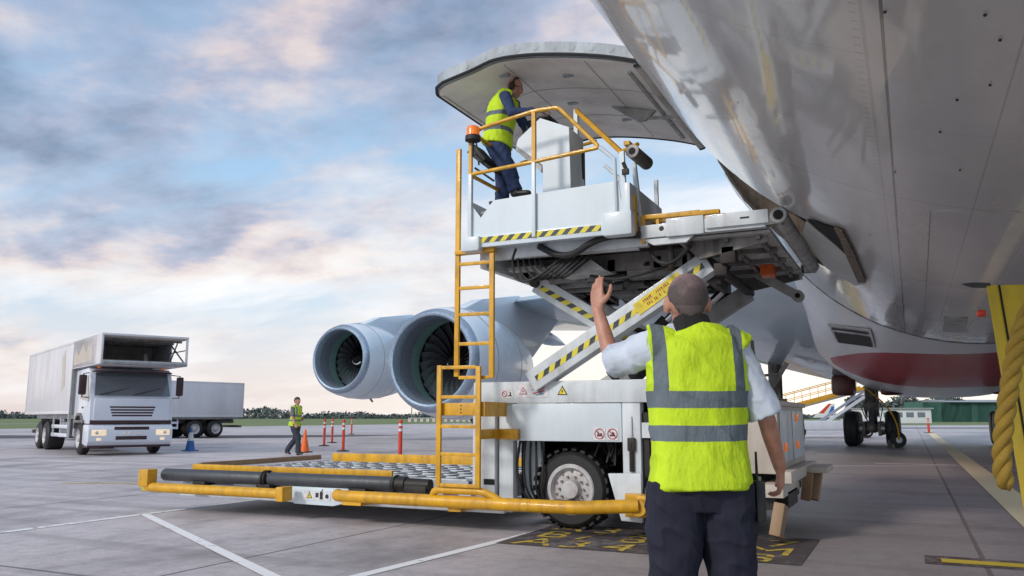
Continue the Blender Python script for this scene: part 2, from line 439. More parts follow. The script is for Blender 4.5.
FX, FZ, FR = 1.23, 5.87, 3.57
plane = thing('airliner', 'huge white double deck airliner with red belly patch, open cargo door and four engines', 'airplane',
              (FX, 16, 0), world=True)
def fus_k(y):
    if y < 2.2:
        t = min(1, (2.2-y)/10.2); return math.sqrt(max(0, 1-t**2.3)), .35*t*t
    if y > 44:
        t = min(1, (y-44)/20.0); return max(.06, 1-t**1.25), 2.6*t
    return 1.0, 0.0
def fus_pt(y, th, off=0.0):
    k, dz = fus_k(y); c, s = math.cos(th), math.sin(th)
    up = FR if s < 0 else 4.75
    zc = FZ+(dz if y > 44 else -1.0*(1-k))
    return Vector((FX+(FR+off)*k*c, y, zc+(up+off)*k*s))
TH = [R(a) for a in list(range(-180, -176, 4))+[-176, -172, -170.8]+[-166, -161, -156, -151, -146, -141, -136, -131, -126, -120]+list(range(-116, 180, 5))]+[R(180)]
YS = [-8, -7.9, -7.6, -7, -6, -5, -4, -3, -2, -1, 0, 1, 1.8, 2.6, 3.5, 5, 6.5, 7.55, 8.5, 9.5, 10.4, 12, 14, 17, 20, 25, 30, 35, 40, 44, 46, 48, 50, 53, 56, 59, 62, 64]
D0, D1, TS, THG = 7.55, 10.4, R(-120), R(-170.8)
m = MB(); vs = [[m.b.verts.new(fus_pt(y, t)) for t in TH[:-1]] for y in YS]
n = len(vs[0])
for j in range(len(YS)-1):
    for i in range(n):
        t0 = TH[i]; t1 = TH[i+1]
        if YS[j] >= D0-.01 and YS[j+1] <= D1+.01 and t0 >= THG-.001 and t1 <= TS+.001: continue
        m.b.faces.new((vs[j][i], vs[j][(i+1) % n], vs[j+1][(i+1) % n], vs[j+1][i]))
m.b.faces.new(vs[0]); m.b.faces.new(vs[-1])
fus = m.build('fuselage', M['plane'], plane, sharp=50)
# door frame: reveal around the opening, sill plate, dark hold with floor and lining
fr = MB(); tt = [R(a) for a in (-170.8, -166, -156, -146, -136, -126, -120)]
for y, dy in ((D0, .10), (D1, -.10)):
    fr.grid([[fus_pt(y, t, .004) for t in tt], [fus_pt(y+dy, t, -.02) for t in tt], [fus_pt(y+dy, t, -.30) for t in tt]])
fr.grid([[fus_pt(y, R(-120), .004) for y in (D0, D0+.1, 9, D1-.1, D1)], [fus_pt(y, R(-123), -.03) for y in (D0, D0+.1, 9, D1-.1, D1)], [fus_pt(y, R(-123), -.35) for y in (D0, D0+.1, 9, D1-.1, D1)]])
fr.grid([[fus_pt(y, THG, .004) for y in (D0, 9, D1)], [fus_pt(y, THG, -.35) for y in (D0, 9, D1)]])
frame = fr.build('door_frame', M['jamb'], plane, fix=False)
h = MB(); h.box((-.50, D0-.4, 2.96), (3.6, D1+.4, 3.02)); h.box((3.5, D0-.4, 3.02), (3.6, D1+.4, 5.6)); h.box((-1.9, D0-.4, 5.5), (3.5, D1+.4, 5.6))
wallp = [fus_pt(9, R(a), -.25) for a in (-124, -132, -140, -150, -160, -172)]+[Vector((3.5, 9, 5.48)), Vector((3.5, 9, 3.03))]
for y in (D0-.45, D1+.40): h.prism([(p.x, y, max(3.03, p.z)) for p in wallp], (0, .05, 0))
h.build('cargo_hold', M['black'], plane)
def on_body(px, py, off):
    d = (at(px, py, Y=10)-Vector((0, 0, CH))).normalized(); ox, oz = -FX, CH-FZ; Rr = FR+off
    a = d.x**2+d.z**2; b = 2*(ox*d.x+oz*d.z); c = ox*ox+oz*oz-Rr*Rr; q = math.sqrt(max(0, b*b-4*a*c))
    return Vector((0, 0, CH))+d*((-b-q)/(2*a))
sl = MB(); q = [on_body(x, y, .016) for x, y in ((806, 221), (846, 254), (864, 284), (855, 286), (826, 268), (801, 238))]
sl.prism(q, (.004, 0, .012)); sl.build('sill_plate', M['fair2'], plane, sharp=20)
sl = MB(); q = [on_body(x, y, .020) for x, y in ((808, 219.5), (834, 229), (846, 238), (851, 258), (846, 255))]
sl.prism(q, (0.003, 0, .01)); sl.build('hold_shade_plate', M['black'], plane, sharp=20)  # black plate laid on the skin, painting the dark of the opening
sl = MB(); q = [on_body(x, y, .03) for x, y in ((834, 229), (842, 232), (853, 252), (866, 283), (858, 283), (846, 256), (840, 240))]
sl.prism(q, (0.004, 0, .02)); sl.build('door_jamb', M['jamb'], plane, sharp=20)
for pts_, r_q in (([(1020, 212), (975, 211), (930, 211), (928, 250), (925, 300), (922, 335)], .0035),):
    m = MB(); m.tube([on_body(x, y, .002) for x, y in pts_], r_q, 5); m.build('panel_outline', M['greyw'], plane)
m = MB()
for x, y in ((885, 12), (985, 15), (990, 85), (957, 100), (895, 172), (940, 132), (870, 235), (960, 170), (1000, 40)):
    p = on_body(x, y, .004); m.lathe(p, Vector((FX, p.y, FZ))-p, [(-.004, .005), (.002, .006)], 8)
m.build('drain_hole', M['dark'], plane, split=True)
m = MB(); q = [on_body(x, y, .006) for x, y in ((944, 318), (968, 318), (967, 332), (943, 332))]; m.prism(q, (.0, 0, .004)); m.build('access_panel', M['greyw'], plane)
# ---- open cargo door
prof = [at(x, y, Y=D0) for x, y in ((429, 89), (452, 82), (470, 72), (494, 61), (520, 56.5), (547, 55), (580, 55.5), (612, 58), (640, 63))]
prof = [(p.x, p.z) for p in prof]
HX, HZ = fus_pt(9, THG).x, fus_pt(9, THG).z
prof.append((HX+.02, prof[-1][1]-.03))
def smooth_prof(P_):
    out = []
    for i in range(len(P_)-1):
        a, b, c, d = (Vector(P_[j]) for j in (max(i-1, 0), i, i+1, min(i+2, len(P_)-1)))
        for k in range(5):
            t = k/5; q = .5*((2*b)+(c-a)*t+(2*a-5*b+4*c-d)*t*t+(3*b-a-3*c+d)*t**3); out.append((q.x, q.y))
    return out+[P_[-1]]
prof = smooth_prof([prof[0]]+prof[2:])
prof = [prof[0], (prof[0][0]+.004, prof[0][1]+.006)]+prof[1:]
def door_surface(dz, shrink=0.0):
    rows = []; L = len(prof)-1; r = .22
    for i, (px, pz) in enumerate(prof):
        d = (px-prof[0][0])
        e = r-math.sqrt(max(0, r*r-(r-min(d, r))**2)) if d < r else 0
        y0, y1 = D0+e+shrink, D1-e-shrink
        rows.append([(px+(shrink if i == 0 else 0), y0+(y1-y0)*k/10, pz+dz-.03*math.sin(math.pi*k/10)*0) for k in range(11)])
    return rows
m = MB(); a = m.grid(door_surface(.15)); b_ = m.grid(door_surface(0))
for r0, r1 in ((a[0], b_[0]), (a[-1], b_[-1]), ([r[0] for r in a], [r[0] for r in b_]), ([r[-1] for r in a], [r[-1] for r in b_])):
    for i in range(len(r0)-1): m.b.faces.new((r0[i], r0[i+1], r1[i+1], r1[i]))
door = m.build('cargo_door', M['dooredge'], plane, sharp=40)
m = MB(); rows = door_surface(-.008, .05); m.grid(rows)
m.build('door_lining', M['inner'], door, fix=False, sharp=60)
for fx in (.30, .62):
    m = MB(); k = int(len(prof)*fx); m.grid([[(prof[j][0], D0+.12+(D1-D0-.24)*t/8, prof[j][1]-.014) for t in range(9)] for j in (k, k+1)]) if False else m.tube([(prof[k][0], D0+.12+(D1-D0-.24)*t/8, prof[k][1]-.012) for t in range(9)], .003, 5)
    m.build('lining_seam', M['greyw'], door)
for yy in (8.5, 9.45):
    m = MB(); m.tube([(px, yy, pz-.012) for px, pz in prof[3:-3]], .003, 5); m.build('lining_seam', M['greyw'], door)
m = MB()
rws = door_surface(.06, -.012)
edge = [r[0] for r in rws[::-1]]+[q for q in rws[0][1:-1]]+[r[-1] for r in rws]
m.tube([(p[0], p[1], p[2]-.055) for p in edge], .018, 6); m.build('door_seal', M['rubber'], door)
m = MB()
def inner_z(x):
    for (x0, z0), (x1, z1) in zip(prof, prof[1:]):
        if x0 <= x <= x1: return z0+(z1-z0)*(x-x0)/(x1-x0)
    return prof[-1][1]
for x, y in ((-3.9, 7.9), (-4.3, 8.4), (-3.2, 8.1), (-3.0, 9.6), (-3.9, 9.9), (-3.5, 9.0)):
    z = inner_z(x)-.012; m.box((x-.06, y-.03, z-.012), (x+.06, y+.03, z))
for k in range(9):
    x = -4.2+k*.21; m.lathe((x, D0-.004, inner_z(x)+.09), (0, 1, 0), [(0, .035), (.006, .03)], 14)
m.build('door_fitting', M['dooredge'], door)
for y in (9.15,):
    m = MB(); z = inner_z(-2.7)
    m.prism([(-3.05, y-.03, inner_z(-3.05)-.01), (-2.50, y-.03, inner_z(-2.50)-.01), (-2.62, y-.03, z-.17), (-2.72, y-.03, z-.17)], (0, .05, 0))
    m.tube([(-2.67, y, z-.13), (HX+.35, y, z-.22)], .022, 8); m.bar((-2.42, D0+.3, inner_z(-2.42)-.02), (-2.42, D1-.25, inner_z(-2.42)-.02), .04, .02); m.build('door_actuator', M['greyw'], door)

# ---- belly fairing
def fair_pt(y, u):
    """u 0..1 from left wing root over the belly to the right"""
    s = min(1, max(0, (y-14.9)/14.0)); s = s*s*(3-2*s)
    e = min(1, max(0, (46-y)/7.0)); s *= e*e*(3-2*e)
    th = math.pi+math.pi*u
    w, hz, zc, pw = 4.2, 2.85, 4.8, 2.6
    c, sn = math.cos(th), math.sin(th)
    f = Vector((FX+w*math.copysign(abs(c)**(2/pw), c), y, zc+hz*math.copysign(abs(sn)**(2/pw), sn)))
    g = fus_pt(y, th, 0.004+.018*min(1, max(0, (y-14.9)/.5)))
    g.z = min(g.z, 4.7) if False else g.z
    return g.lerp(f, s)
m = MB(); ys = [14.9, 15.0, 15.2, 15.5, 16, 16.5, 17, 17.5, 18, 18.5, 19, 19.5, 20, 20.5, 21, 21.5, 22, 23, 25, 27, 29, 31, 33, 35, 37, 39, 41, 42, 43, 44, 45, 46]
m.grid([[fair_pt(y, k/40) for k in range(41)] for y in ys])
fair = m.build('belly_fairing', M['fair'], plane, fix=False, sharp=60)
m = MB(); m.tube([fair_pt(14.92, k/60)+Vector((0, -.005, 0)) for k in range(1, 60)], .005, 6); m.build('fairing_seal', M['machin'], fair)
# ram air inlet, its shaded depth painted as dark quads laid on the fairing skin
from mathutils.bvhtree import BVHTree
def skin_hit(o, x, y, off=.0):
    bm = bmesh.new(); bm.from_mesh(o.data); t = BVHTree.FromBMesh(bm); bm.free()
    L = plane.location; p = Vector((0, 0, CH)); d = (at(x, y, Y=10)-p).normalized()
    loc, nr, i, ds = t.ray_cast(p-L, d)
    if loc is None: return None
    if nr.dot(d) > 0: nr = -nr
    return loc+L+nr*off
q = [skin_hit(fair, *p, off=.02) for p in ((828, 323), (871, 328), (876, 347), (837, 342))]
if all(q):
    m = MB(); m.quad(*q); inl = m.build('air_inlet', M['greyw'], fair, fix=False)
    m = MB(); c = sum(q, Vector())/4
    q2 = [c+(v-c)*.86+(v-c).normalized()*0+Vector((0, 0, -.02)) for v in q]
    m.quad(q2[0].lerp(q2[3], .35), q2[1].lerp(q2[2], .35), q2[2], q2[3]); m.quad(q2[0].lerp(q2[3], .08), q2[1].lerp(q2[2], .08), q2[1].lerp(q2[2], .2), q2[0].lerp(q2[3], .2))
    m.build('inlet_duct', M['black'], inl, fix=False)

# ---- wings
WST = [(-1.2, 17.8, 37.2, 4.3, 2.0), (-3.0, 19.2, 37.3, 4.45, 1.9), (-5.5, 21.6, 37.8, 4.75, 1.7), (-9.2, 24.8, 38.6, 5.15, 1.4), (-13.7, 28.6, 40.3, 5.6, 1.05),
       (-19, 33.2, 42.8, 6.05, .85), (-24.5, 38.0, 45.6, 6.5, .7), (-31, 43.6, 49.4, 7.2, .5), (-38.6, 50.2, 53.8, 8.1, .22)]
def wing_rings(m, side=1, st=WST):
    rings = []
    for x, le, te, z, th in st:
        X = x if side == 1 else 2*FX-x
        ch = te-le; pts = []; tw = 1.75*max(0.0, min(1.0, (14+x)/11.0)) if len(st) > 5 else 0
        for k in range(13):
            t = (1-math.cos(math.pi*k/12))/2
            pts.append((X, le+ch*t, z-tw*t+th*(.55*math.sqrt(t)*(1-t)*1.9+.02)))
        for k in range(11, 0, -1):
            t = (1-math.cos(math.pi*k/12))/2
            pts.append((X, le+ch*t, z-tw*t-th*(.45*math.sqrt(t)*(1-t)*1.6)))
        rings.append([m.b.verts.new(Vector(p)) for p in pts])
    m.skin(rings)
def wing_z(x):
    for a, b in zip(WST, WST[1:]):
        if b[0] <= x <= a[0]:
            t = (x-a[0])/(b[0]-a[0]); return [a[i]+(b[i]-a[i])*t for i in range(5)]
    return WST[-1]
for side in (1, -1):
    m = MB(); wing_rings(m, side); w = m.build('wing', M['wing'], plane, sharp=60)
    for x in (-7.5, -11.5, -17.5, -22, -28, -33):
        _, le, te, z, th = wing_z(x); X = x if side == 1 else 2*FX-x
        L = .42*(te-le); c = Vector((X, te-L*.28, z-.30*th-.25-.75*1.75*max(0.0, min(1.0, (14+x)/11.0))))
        mm = MB(); mm.lathe(c+Vector((0, -L*.62, .12)), (0, 1, -.06), [(0, .02), (L*.1, .16), (L*.3, .32), (L*.55, .38), (L*.8, .30), (L*1.05, .14), (L*1.2, .02)], 14)
        mm.build('flap_track_fairing', M['wing'], w)
    mm = MB(); mm.grid([[(lambda X, t: (X, le+.32*(te-le)*0+.02, z))(x if side == 1 else 2*FX-x, 0) for x, le, te, z, th in WST[1:]],
                        [(x if side == 1 else 2*FX-x, le-.16, z-.05) for x, le, te, z, th in WST[1:]]])
    mm.build('slat_edge', M['lip'], w, fix=False)

# glove fillet where the wing meets the body, its edge standing off the skin
m = MB()
rowA = [fus_pt(y, R(a), -.06) for y, a in ((11.6, -159), (12.5, -158), (14, -156), (16, -155), (19, -152), (21, -150))]
rowB = [fus_pt(11.6, R(-161), -.03), at(724, 174, Y=12.4), at(737, 195, Y=14.0), at(752, 213, Y=16.0), at(772, 240, Y=19.0), Vector((-4.2, 20.6, 4.9))]
rowC = [fus_pt(y, R(a), -.06) for y, a in ((11.6, -163), (12.5, -166), (14, -170), (16, -174), (19, -178), (21, -179))]
m.grid([rowA, rowB, rowC]); m.build('wing_root_fillet', M['wing'], plane, fix=False, sharp=30)

# ---- engines
def engine(cx, cy, cz):
    m = MB(); ax = (0, 1, -.02); B = Vector((cx, cy, cz))
    outer = [(.10, 1.60), (.30, 1.70), (.7, 1.79), (1.3, 1.86), (2.2, 1.88), (3.2, 1.78), (4.2, 1.60), (5.0, 1.40), (5.02, 1.34), (3.6, 1.30)]
    m.lathe(B, ax, outer, 64, cap=False); e = m.build('engine', M['nac'], plane, sharp=35)
    for t_, r_q in ((1.25, 1.858), (3.15, 1.786)):
        m = MB(); m.tube(arc(B+Vector((0, t_, -.02*t_)), r_q, 0, 2*math.pi, 64, (1, 0, 0), (0, 0, 1)), .008, 5); m.build('cowl_seam', M['machin'], e)
    m = MB(); m.lathe(B, ax, [(.32, 1.703), (.14, 1.635), (.03, 1.56), (0, 1.49), (.03, 1.43), (.14, 1.385), (.35, 1.36)], 64, cap=False); m.build('inlet_lip', M['lip'], e)
    m = MB(); m.lathe(B, ax, [(.33, 1.362), (.8, 1.38), (1.12, 1.41)], 64, cap=False); m.build('inlet_duct', M['acou'], e)
    m = MB(); m.lathe(B, ax, [(1.11, 1.41), (1.7, 1.46)], 64, cap=False); m.build('fan_case', M['fancase'], e)
    m = MB(); m.lathe(B, ax, [(1.70, 1.47), (2.15, 1.47), (2.17, .3)], 48, cap=False); m.build('fan_duct', M['black'], e)
    m = MB(); nb = 24
    for k in range(nb):
        a0 = 2*math.pi*k/nb; rows = []
        for j in range(7):
            r = .36+(1.44-.36)*j/6; tw = R(28+38*j/6); sweep = -.05*math.sin(j/6*math.pi)+.10*(j/6)**2
            cw = (.24+.18*math.sin(j/6*2.2)); row = []
            for s_ in (-.5, 0, .5):
                da = (s_*cw*math.sin(tw))/r+sweep/r*1.2; dy = s_*cw*math.cos(tw)+(.04 if s_ == 0 else 0)
                row.append(B+Vector((r*math.cos(a0+da), 1.78+dy, r*math.sin(a0+da)-.04)))
            rows.append(row)
        m.grid(rows)
    m.build('fan', M['fan'], e, fix=False, sharp=60)
    m = MB(); m.lathe(B, ax, [(1.20, .01), (1.26, .07), (1.40, .17), (1.60, .28), (1.88, .37)], 32); sp = m.build('spinner', M['spin'], e)
    m = MB(); pts = []
    for k in range(14):
        t = k/13; r = .06+.19*t; a_ = R(200)+t*2.6; y = 1.25+(r-.06)*1.45
        pts.append(B+Vector((r*math.cos(a_), y-.03, r*math.sin(a_)-.03)))
    m.tube(pts, [.008+.03*(k/13) for k in range(14)], 6); m.build('spiral_mark', M['whitep'], e)
    m = MB(); m.lathe(B, ax, [(3.6, 1.0), (5.0, .98), (6.2, .72), (6.25, .60), (5.8, .5), (6.9, .18), (7.3, .03)], 32, cap=False); m.build('exhaust_nozzle', M['nozzle'], e)
    # pylon
    xw, le, te, z, th = wing_z(cx) if cx < FX else wing_z(2*FX-cx)
    m = MB(); w_ = .22
    for s in (1,):
        m.prism([(cx-w_, cy+1.6, cz+1.80), (cx-w_, cy+3.2, cz+2.35), (cx-w_, le+.1, z+.25), (cx-w_, le+4.5, z-.1), (cx-w_, cy+7.6, cz+.55), (cx-w_, cy+4.8, cz+.8), (cx-w_, cy+3.0, cz+1.6)], (2*w_, 0, 0), bev=.06)
    m.build('pylon', M['nac'], e)
    m = MB(); m.box((cx-.9, cy+1.6, cz-1.72), (cx-.35, cy+2.5, cz-1.66)); m.tube([(cx+.1, cy+2.6, cz-1.88), (cx+.1, cy+2.8, cz-2.02)], .05, 8); m.build('drain_mast', M['machin'], e)
    m = MB()
    for sd in (-1,):
        m.prism([(cx+sd*1.55, cy+1.6, cz+.95), (cx+sd*1.35, cy+2.9, cz+1.15), (cx+sd*1.75, cy+2.8, cz+1.45)], (0, .0, .03))
    m.build('nacelle_strake', M['nac'], e)
    return e
EI = at(429.5, 359.5, X=-13.75); EO = at(338, 358.5, X=-24.8)
for c in (EI, EO, Vector((2*FX+13.7, EI.y, EI.z)), Vector((2*FX+24.5, EO.y, EO.z))): engine(c.x, c.y, c.z)

# ---- landing gear
def tyre(m, c, r=.70, w=.52):
    c = Vector(c); a = Vector((1, 0, 0))
    m.lathe(c-a*(w/2), a, [(0, r*.42), (.0, r*.80), (.05, r*.93), (.13, r), (w/2-.02, r), (w/2, r-.015), (w/2+.02, r), (w-.13, r), (w-.05, r*.93), (w, r*.80), (w, r*.42)], 36)
def gear(cx, cy, axles, half, top=3.0):
    m = MB(); zc = .70; ys = [cy+i*1.7 for i in range(axles)]; yc = sum(ys)/len(ys)
    m.tube([(cx, yc, zc), (cx, yc, 1.6)], .17, 14); m.tube([(cx, yc, 1.5), (cx, yc+.2, top)], .27, 14)
    m.bar((cx, ys[0], zc), (cx, ys[-1]+.01, zc), .30, .34, bev=.05)
    for y in ys:
        m.tube([(cx-half, y, zc), (cx+half, y, zc)], .12, 12)
        for s in (-1, 1):
            m.box((cx+s*.30-.07, y-.22, zc-.28), (cx+s*.30+.07, y+.22, zc+.28), .03)
    y = ys[0]
    m.bar((cx, y, zc+.1), (cx, yc-.25, 1.55), .14, .16); m.bar((cx-.22, yc-.25, 1.2), (cx-.2, yc-.32, 2.3), .07, .09); m.bar((cx+.22, yc-.25, 1.2), (cx+.2, yc-.32, 2.3), .07, .09)
    for k in range(9):
        a = random.uniform(-.28, .28); m.tube([(cx+a, yc-.3, random.uniform(.9, 1.3)), (cx+a*1.5, yc-.42, 1.5), (cx+random.uniform(-.25, .25), yc-.3, random.uniform(1.9, 2.5))], .022, 6)
    m.box((cx-.2, yc-.45, 1.42), (cx+.2, yc-.25, 1.75), .03); m.ell((cx, y-.1, zc+.02), .2, .2, .2, 14)
    g = m.build('landing_gear', M['machin'], plane)
    for y in ys:
        for s in (-1, 1):
            m = MB(); tyre(m, (cx+s*half, y, .70)); t = m.build('wheel', M['rubber'], g)
            m = MB(); m.lathe((cx+s*half-.2, y, .70), (1, 0, 0), [(0, .30), (.02, .27), (.2, .12), (.38, .27), (.4, .30)], 20); m.build('rim', M['machin'], g)
            m = MB(); m.lathe((cx+s*(half-.35)-.06, y, .70), (1, 0, 0), [(0, .24), (.12, .24)], 20); m.build('brake', M['steel'], g)
    return g
gear(-1.45, 36.0, 3, .76); gear(2*FX+1.45, 36.0, 3, .76)
for X in (-4.85, 2*FX+4.85): gear(X, 33.6, 2, .62, 3.6)
M['dred'] = plain('dark_red_door', (.10, .015, .015), .35)
m = MB()
for cx in (-1.45, 2*FX+1.45):
    for s in (-1, 1): m.box((cx+s*.85-.42, 34.0, 1.98), (cx+s*.85+.42, 35.3, 2.75), .18)
m.build('gear_door', M['dred'], plane)
# tail
m = MB()
rs = []
for z, le, te, th in ((8.8, 44, 60, .45), (12, 49, 61.5, .35), (18, 56.5, 65, .18), (22.5, 62, 68, .08)):
    rs.append([m.b.verts.new(Vector((FX+sx_*th, y, z))) for y, sx_ in ((le, 0), (le+1.5, .7), (le+4, 1), (te, .05), (le+4, -1), (le+1.5, -.7))])
m.skin(rs); m.build('tail_fin', M['plane'], plane)
for s in (1, -1):
    m = MB(); wing_rings(m, s, [(0, 53, 61, 8.6, .8), (-8, 59, 64.5, 9.6, .4), (-14, 63.5, 67, 10.4, .15)]); m.build('tailplane', M['wing'], plane)

# ================================================================== CARGO LOADER
LD = thing('cargo_loader', 'white and yellow scissor lift cargo loader docked at the open aircraft hold', 'cargo loader', (-4.5, 9.2, 0), world=True)
def lb(name, mat, m, parent=LD, **k): return m.build(name, mat, parent, **k)
# low chassis and roller deck
m = MB(); m.box((-8.45, 7.80, .17), (-3.85, 7.90, .30), .01); m.box((-8.45, 10.55, .17), (-3.85, 10.65, .34), .01); m.box((-8.5, 7.9, .19), (-8.4, 10.6, .34), .01)
m.box((-8.4, 7.92, .22), (-4.3, 10.5, .36)); m.box((-8.4, 7.78, .30), (-4.4, 7.84, .325))
for x in (-7.5, -5.9, -4.9): m.box((x, 7.76, .33), (x+.35, 7.86, .40), .008)
chassis = lb('chassis', M['white'], m)
def deck_mat():
    mt, nt, b = newmat('roller_deck_plate'); g = nt.nodes.new('ShaderNodeNewGeometry'); sx = nt.nodes.new('ShaderNodeSeparateXYZ'); nt.links.new(g.outputs['Position'], sx.inputs[0])
    br = N(nt, 'ShaderNodeTexBrick', Scale=1.0); br.offset = .5; br.inputs['Brick Width'].default_value = .17; br.inputs['Row Height'].default_value = .13; br.inputs['Mortar Size'].default_value = .038; br.inputs['Mortar Smooth'].default_value = .1
    br.inputs['Color1'].default_value = (.035, .038, .045, 1); br.inputs['Color2'].default_value = (.07, .07, .08, 1); br.inputs['Mortar'].default_value = (.50, .55, .60, 1)
    nt.links.new(objco(nt, 1.0, True), br.inputs['Vector'])
    c = mixc(nt, mth(nt, 'MULTIPLY', noise_fac(nt, 3, 6, .7), .5), br.outputs['Color'], (.25, .24, .23)); nt.links.new(c, b.inputs['Base Color']); b.inputs['Roughness'].default_value = .45
    bp = N(nt, 'ShaderNodeBump', Strength=1, Distance=.02); nt.links.new(br.outputs['Fac'], bp.inputs['Height']); nt.links.new(bp.outputs[0], b.inputs['Normal']); return mt
M['deck'] = deck_mat()
m = MB(); m.box((-8.3, 7.95, .36), (-4.35, 10.55, .47)); deck = lb('roller_deck', M['deck'], m)
m = MB()
for i in range(15):
    x = -8.2+i*.256
    for j in range(14):
        y = 8.08+j*.18+(.09 if i % 2 else 0)
        if y > 10.45: continue
        m.tube([(x-.03, y-.04, .47), (x+.03, y+.04, .47)], .022, 8)
rb = kind(lb('roller_bed', M['steel'], m, deck), 'stuff')
m = MB()
for j in range(8): m.box((-8.28, 8.0+j*.34, .47), (-4.4, 8.05+j*.34, .482))
lb('roller_track', M['white'], m, deck)

m = MB(); m.box((-8.35, 7.9, .49), (-5.3, 7.935, .56), .005); m.box((-8.2, 10.56, .46), (-4.4, 10.6, .60), .005); lb('side_guide', M['yellow'], m)
m = MB(); m.box((-8.42, 8.05, .50), (-8.36, 10.5, .57), .005); lb('end_guide', M['wood'], m)
m = MB()
for x0, x1 in ((-8.68, -7.0), (-6.94, -5.15)): m.lathe((x0, 7.75, .43), (1, 0, 0), [(0, .045), (.02, .07), (.04, .078), (x1-x0-.04, .078), (x1-x0-.02, .07), (x1-x0, .045)], 20)
buf = lb('rubber_buffer', M['tube'], m)
m = MB()
for x in (-6.97, -8.0, -5.6): m.box((x-.10, 7.68, .30), (x+.10, 7.86, .37), .01)
for x in (-6.99, -6.95, -5.13): m.tube(arc((x, 7.75, .43), .09, 0, 2*math.pi, 16, (0, 1, 0), (0, 0, 1)), .012, 6)
m.box((-8.2, 7.8, .34), (-4.5, 7.86, .40))
m.lathe((-5.12, 7.75, .43), (1, 0, 0), [(0, .085), (.12, .085), (.13, .07), (.2, .07), (.42, .065), (.43, .03)], 16)
m.box((-5.0, 7.68, .32), (-4.72, 7.84, .42), .01); lb('buffer_bracket', M['dark'], m)
m = MB(); m.prism([(-6.62, 7.70, .36), (-6.62, 7.70, .22), (-6.50, 7.70, .165), (-5.95, 7.70, .16), (-5.78, 7.70, .20), (-5.74, 7.70, .36)], (0, .10, 0), .008); sp = lb('side_plate', M['panel'], m)
m = MB()
for x in (-6.57, -6.10, -5.85):
    for z in (.23, .33): m.lathe((x, 7.697, z), (0, 1, 0), [(0, .011), (.01, .011)], 8)
lb('bolt', M['dark'], m, sp)
def tri_sign(c, s, par, fill='stick_y', edge='stick_k', name='warning_sign'):
    c = Vector(c); m = MB(); a = [c+Vector((s*math.sin(t), 0, s*math.cos(t))) for t in (0, 2*math.pi/3, -2*math.pi/3)]
    m.prism(a, (0, .003, 0)); t = m.build(name, M[edge], par)
    m = MB(); m.prism([c+(p-c)*.72+Vector((0, -.002, -.0)) for p in a], (0, .002, 0)); m.build('sign_face', M[fill], t)
    m = MB(); m.prism([c+Vector((x*s, -.004, z*s)) for x, z in ((-.06, .35), (.07, .3), (.02, .1), (.15, .1), (-.08, -.28), (-.02, 0), (-.14, .02))], (0, .002, 0)); m.build('sign_mark', M['stick_k'], t)
def no_sign(c, r, par, kindn=0):
    c = Vector(c); m = MB(); m.box(c+Vector((-r*1.15, 0, -r*1.15)), c+Vector((r*1.15, .003, r*1.15))); t = m.build('prohibition_sign', M['stick_w'], par)
    m = MB(); m.tube(arc(c+Vector((0, -.002, 0)), r*.9, 0, 2*math.pi, 28, (1, 0, 0), (0, 0, 1)), r*.085, 6)
    m.bar(c+Vector((-r*.62, -.007, r*.62)), c+Vector((r*.62, -.007, -r*.62)), .002, r*.14, up=(1, 0, 1)); m.build('sign_ring', M['stick_r'], t)
    m = MB()
    if kindn == 0:
        m.box(c+Vector((-r*.45, -.004, -r*.45)), c+Vector((r*.5, -.002, -r*.15))); m.box(c+Vector((-r*.4, -.004, -r*.1)), c+Vector((-r*.15, -.002, r*.45))); m.box(c+Vector((.1*r, -.004, -r*.1)), c+Vector((r*.5, -.002, r*.12)))
    else:
        m.box(c+Vector((-r*.5, -.004, -r*.4)), c+Vector((r*.5, -.002, -r*.1))); m.lathe(c+Vector((r*.1, -.004, r*.1)), (0, 1, 0), [(0, r*.26), (.002, r*.26)], 12)
    m.build('sign_mark', M['stick_k'], t)
m = MB(); m.box((-6.36, 7.694, .215), (-5.98, 7.698, .325)); st = lb('sticker', M['stick_w'], m)
tri_sign((-6.28, 7.692, .262), .05, LD)
m = MB(); m.box((-6.19, 7.69, .25), (-6.15, 7.693, .30)); m.box((-6.13, 7.69, .23), (-6.09, 7.693, .30)); m.lathe((-6.11, 7.69, .305), (0, 1, 0), [(0, .018), (.003, .018)], 10); m.lathe((-6.03, 7.69, .265), (0, 1, 0), [(0, .024), (.003, .024)], 10); lb('sticker_mark', M['stick_k'], m, st)

# lift hull
m = MB()
m.box((-4.32, 8.0, 1.30), (-2.30, 8.14, 1.53), .012)           # top beam
m.box((-4.30, 8.14, 1.36), (-2.25, 10.4, 1.47))                  # top deck
m.box((-4.32, 10.3, .9), (-2.25, 10.42, 1.53), .012)
m.box((-4.32, 7.99, .17), (-4.05, 8.12, 1.33), .01); m.box((-4.03, 8.05, .18), (-3.86, 8.16, 1.31), .01)
m.box((-4.049, 8.10, .9), (-4.0, 8.155, 1.309)); m.box((-2.63, 8.02, .20), (-2.44, 8.16, 1.31), .01); m.box((-2.36, 8.10, .5), (-2.2, 8.3, 1.5), .01)
m.box((-2.43, 8.03, .95), (-2.2, 8.09, 1.1)); m.box((-4.3, 8.0, .165), (-3.85, 8.5, .20))
m.box((-4.3, 10.3, .3), (-4.2, 10.42, 1.3)); m.box((-2.5, 10.3, .3), (-2.3, 10.42, 1.3))
hull = lb('hull', M['white'], m)
m = MB(); m.box((-3.86, 8.015, .905), (-2.632, 8.06, 1.296), .012); side = lb('side_panel', M['panel'], m, hull)
m = MB(); m.prism([(-2.76, 7.93, .60), (-2.42, 7.93, .61), (-2.42, 7.93, .14), (-2.63, 7.93, .15)], (0, .07, 0), .008); lb('corner_guard', M['white'], m)
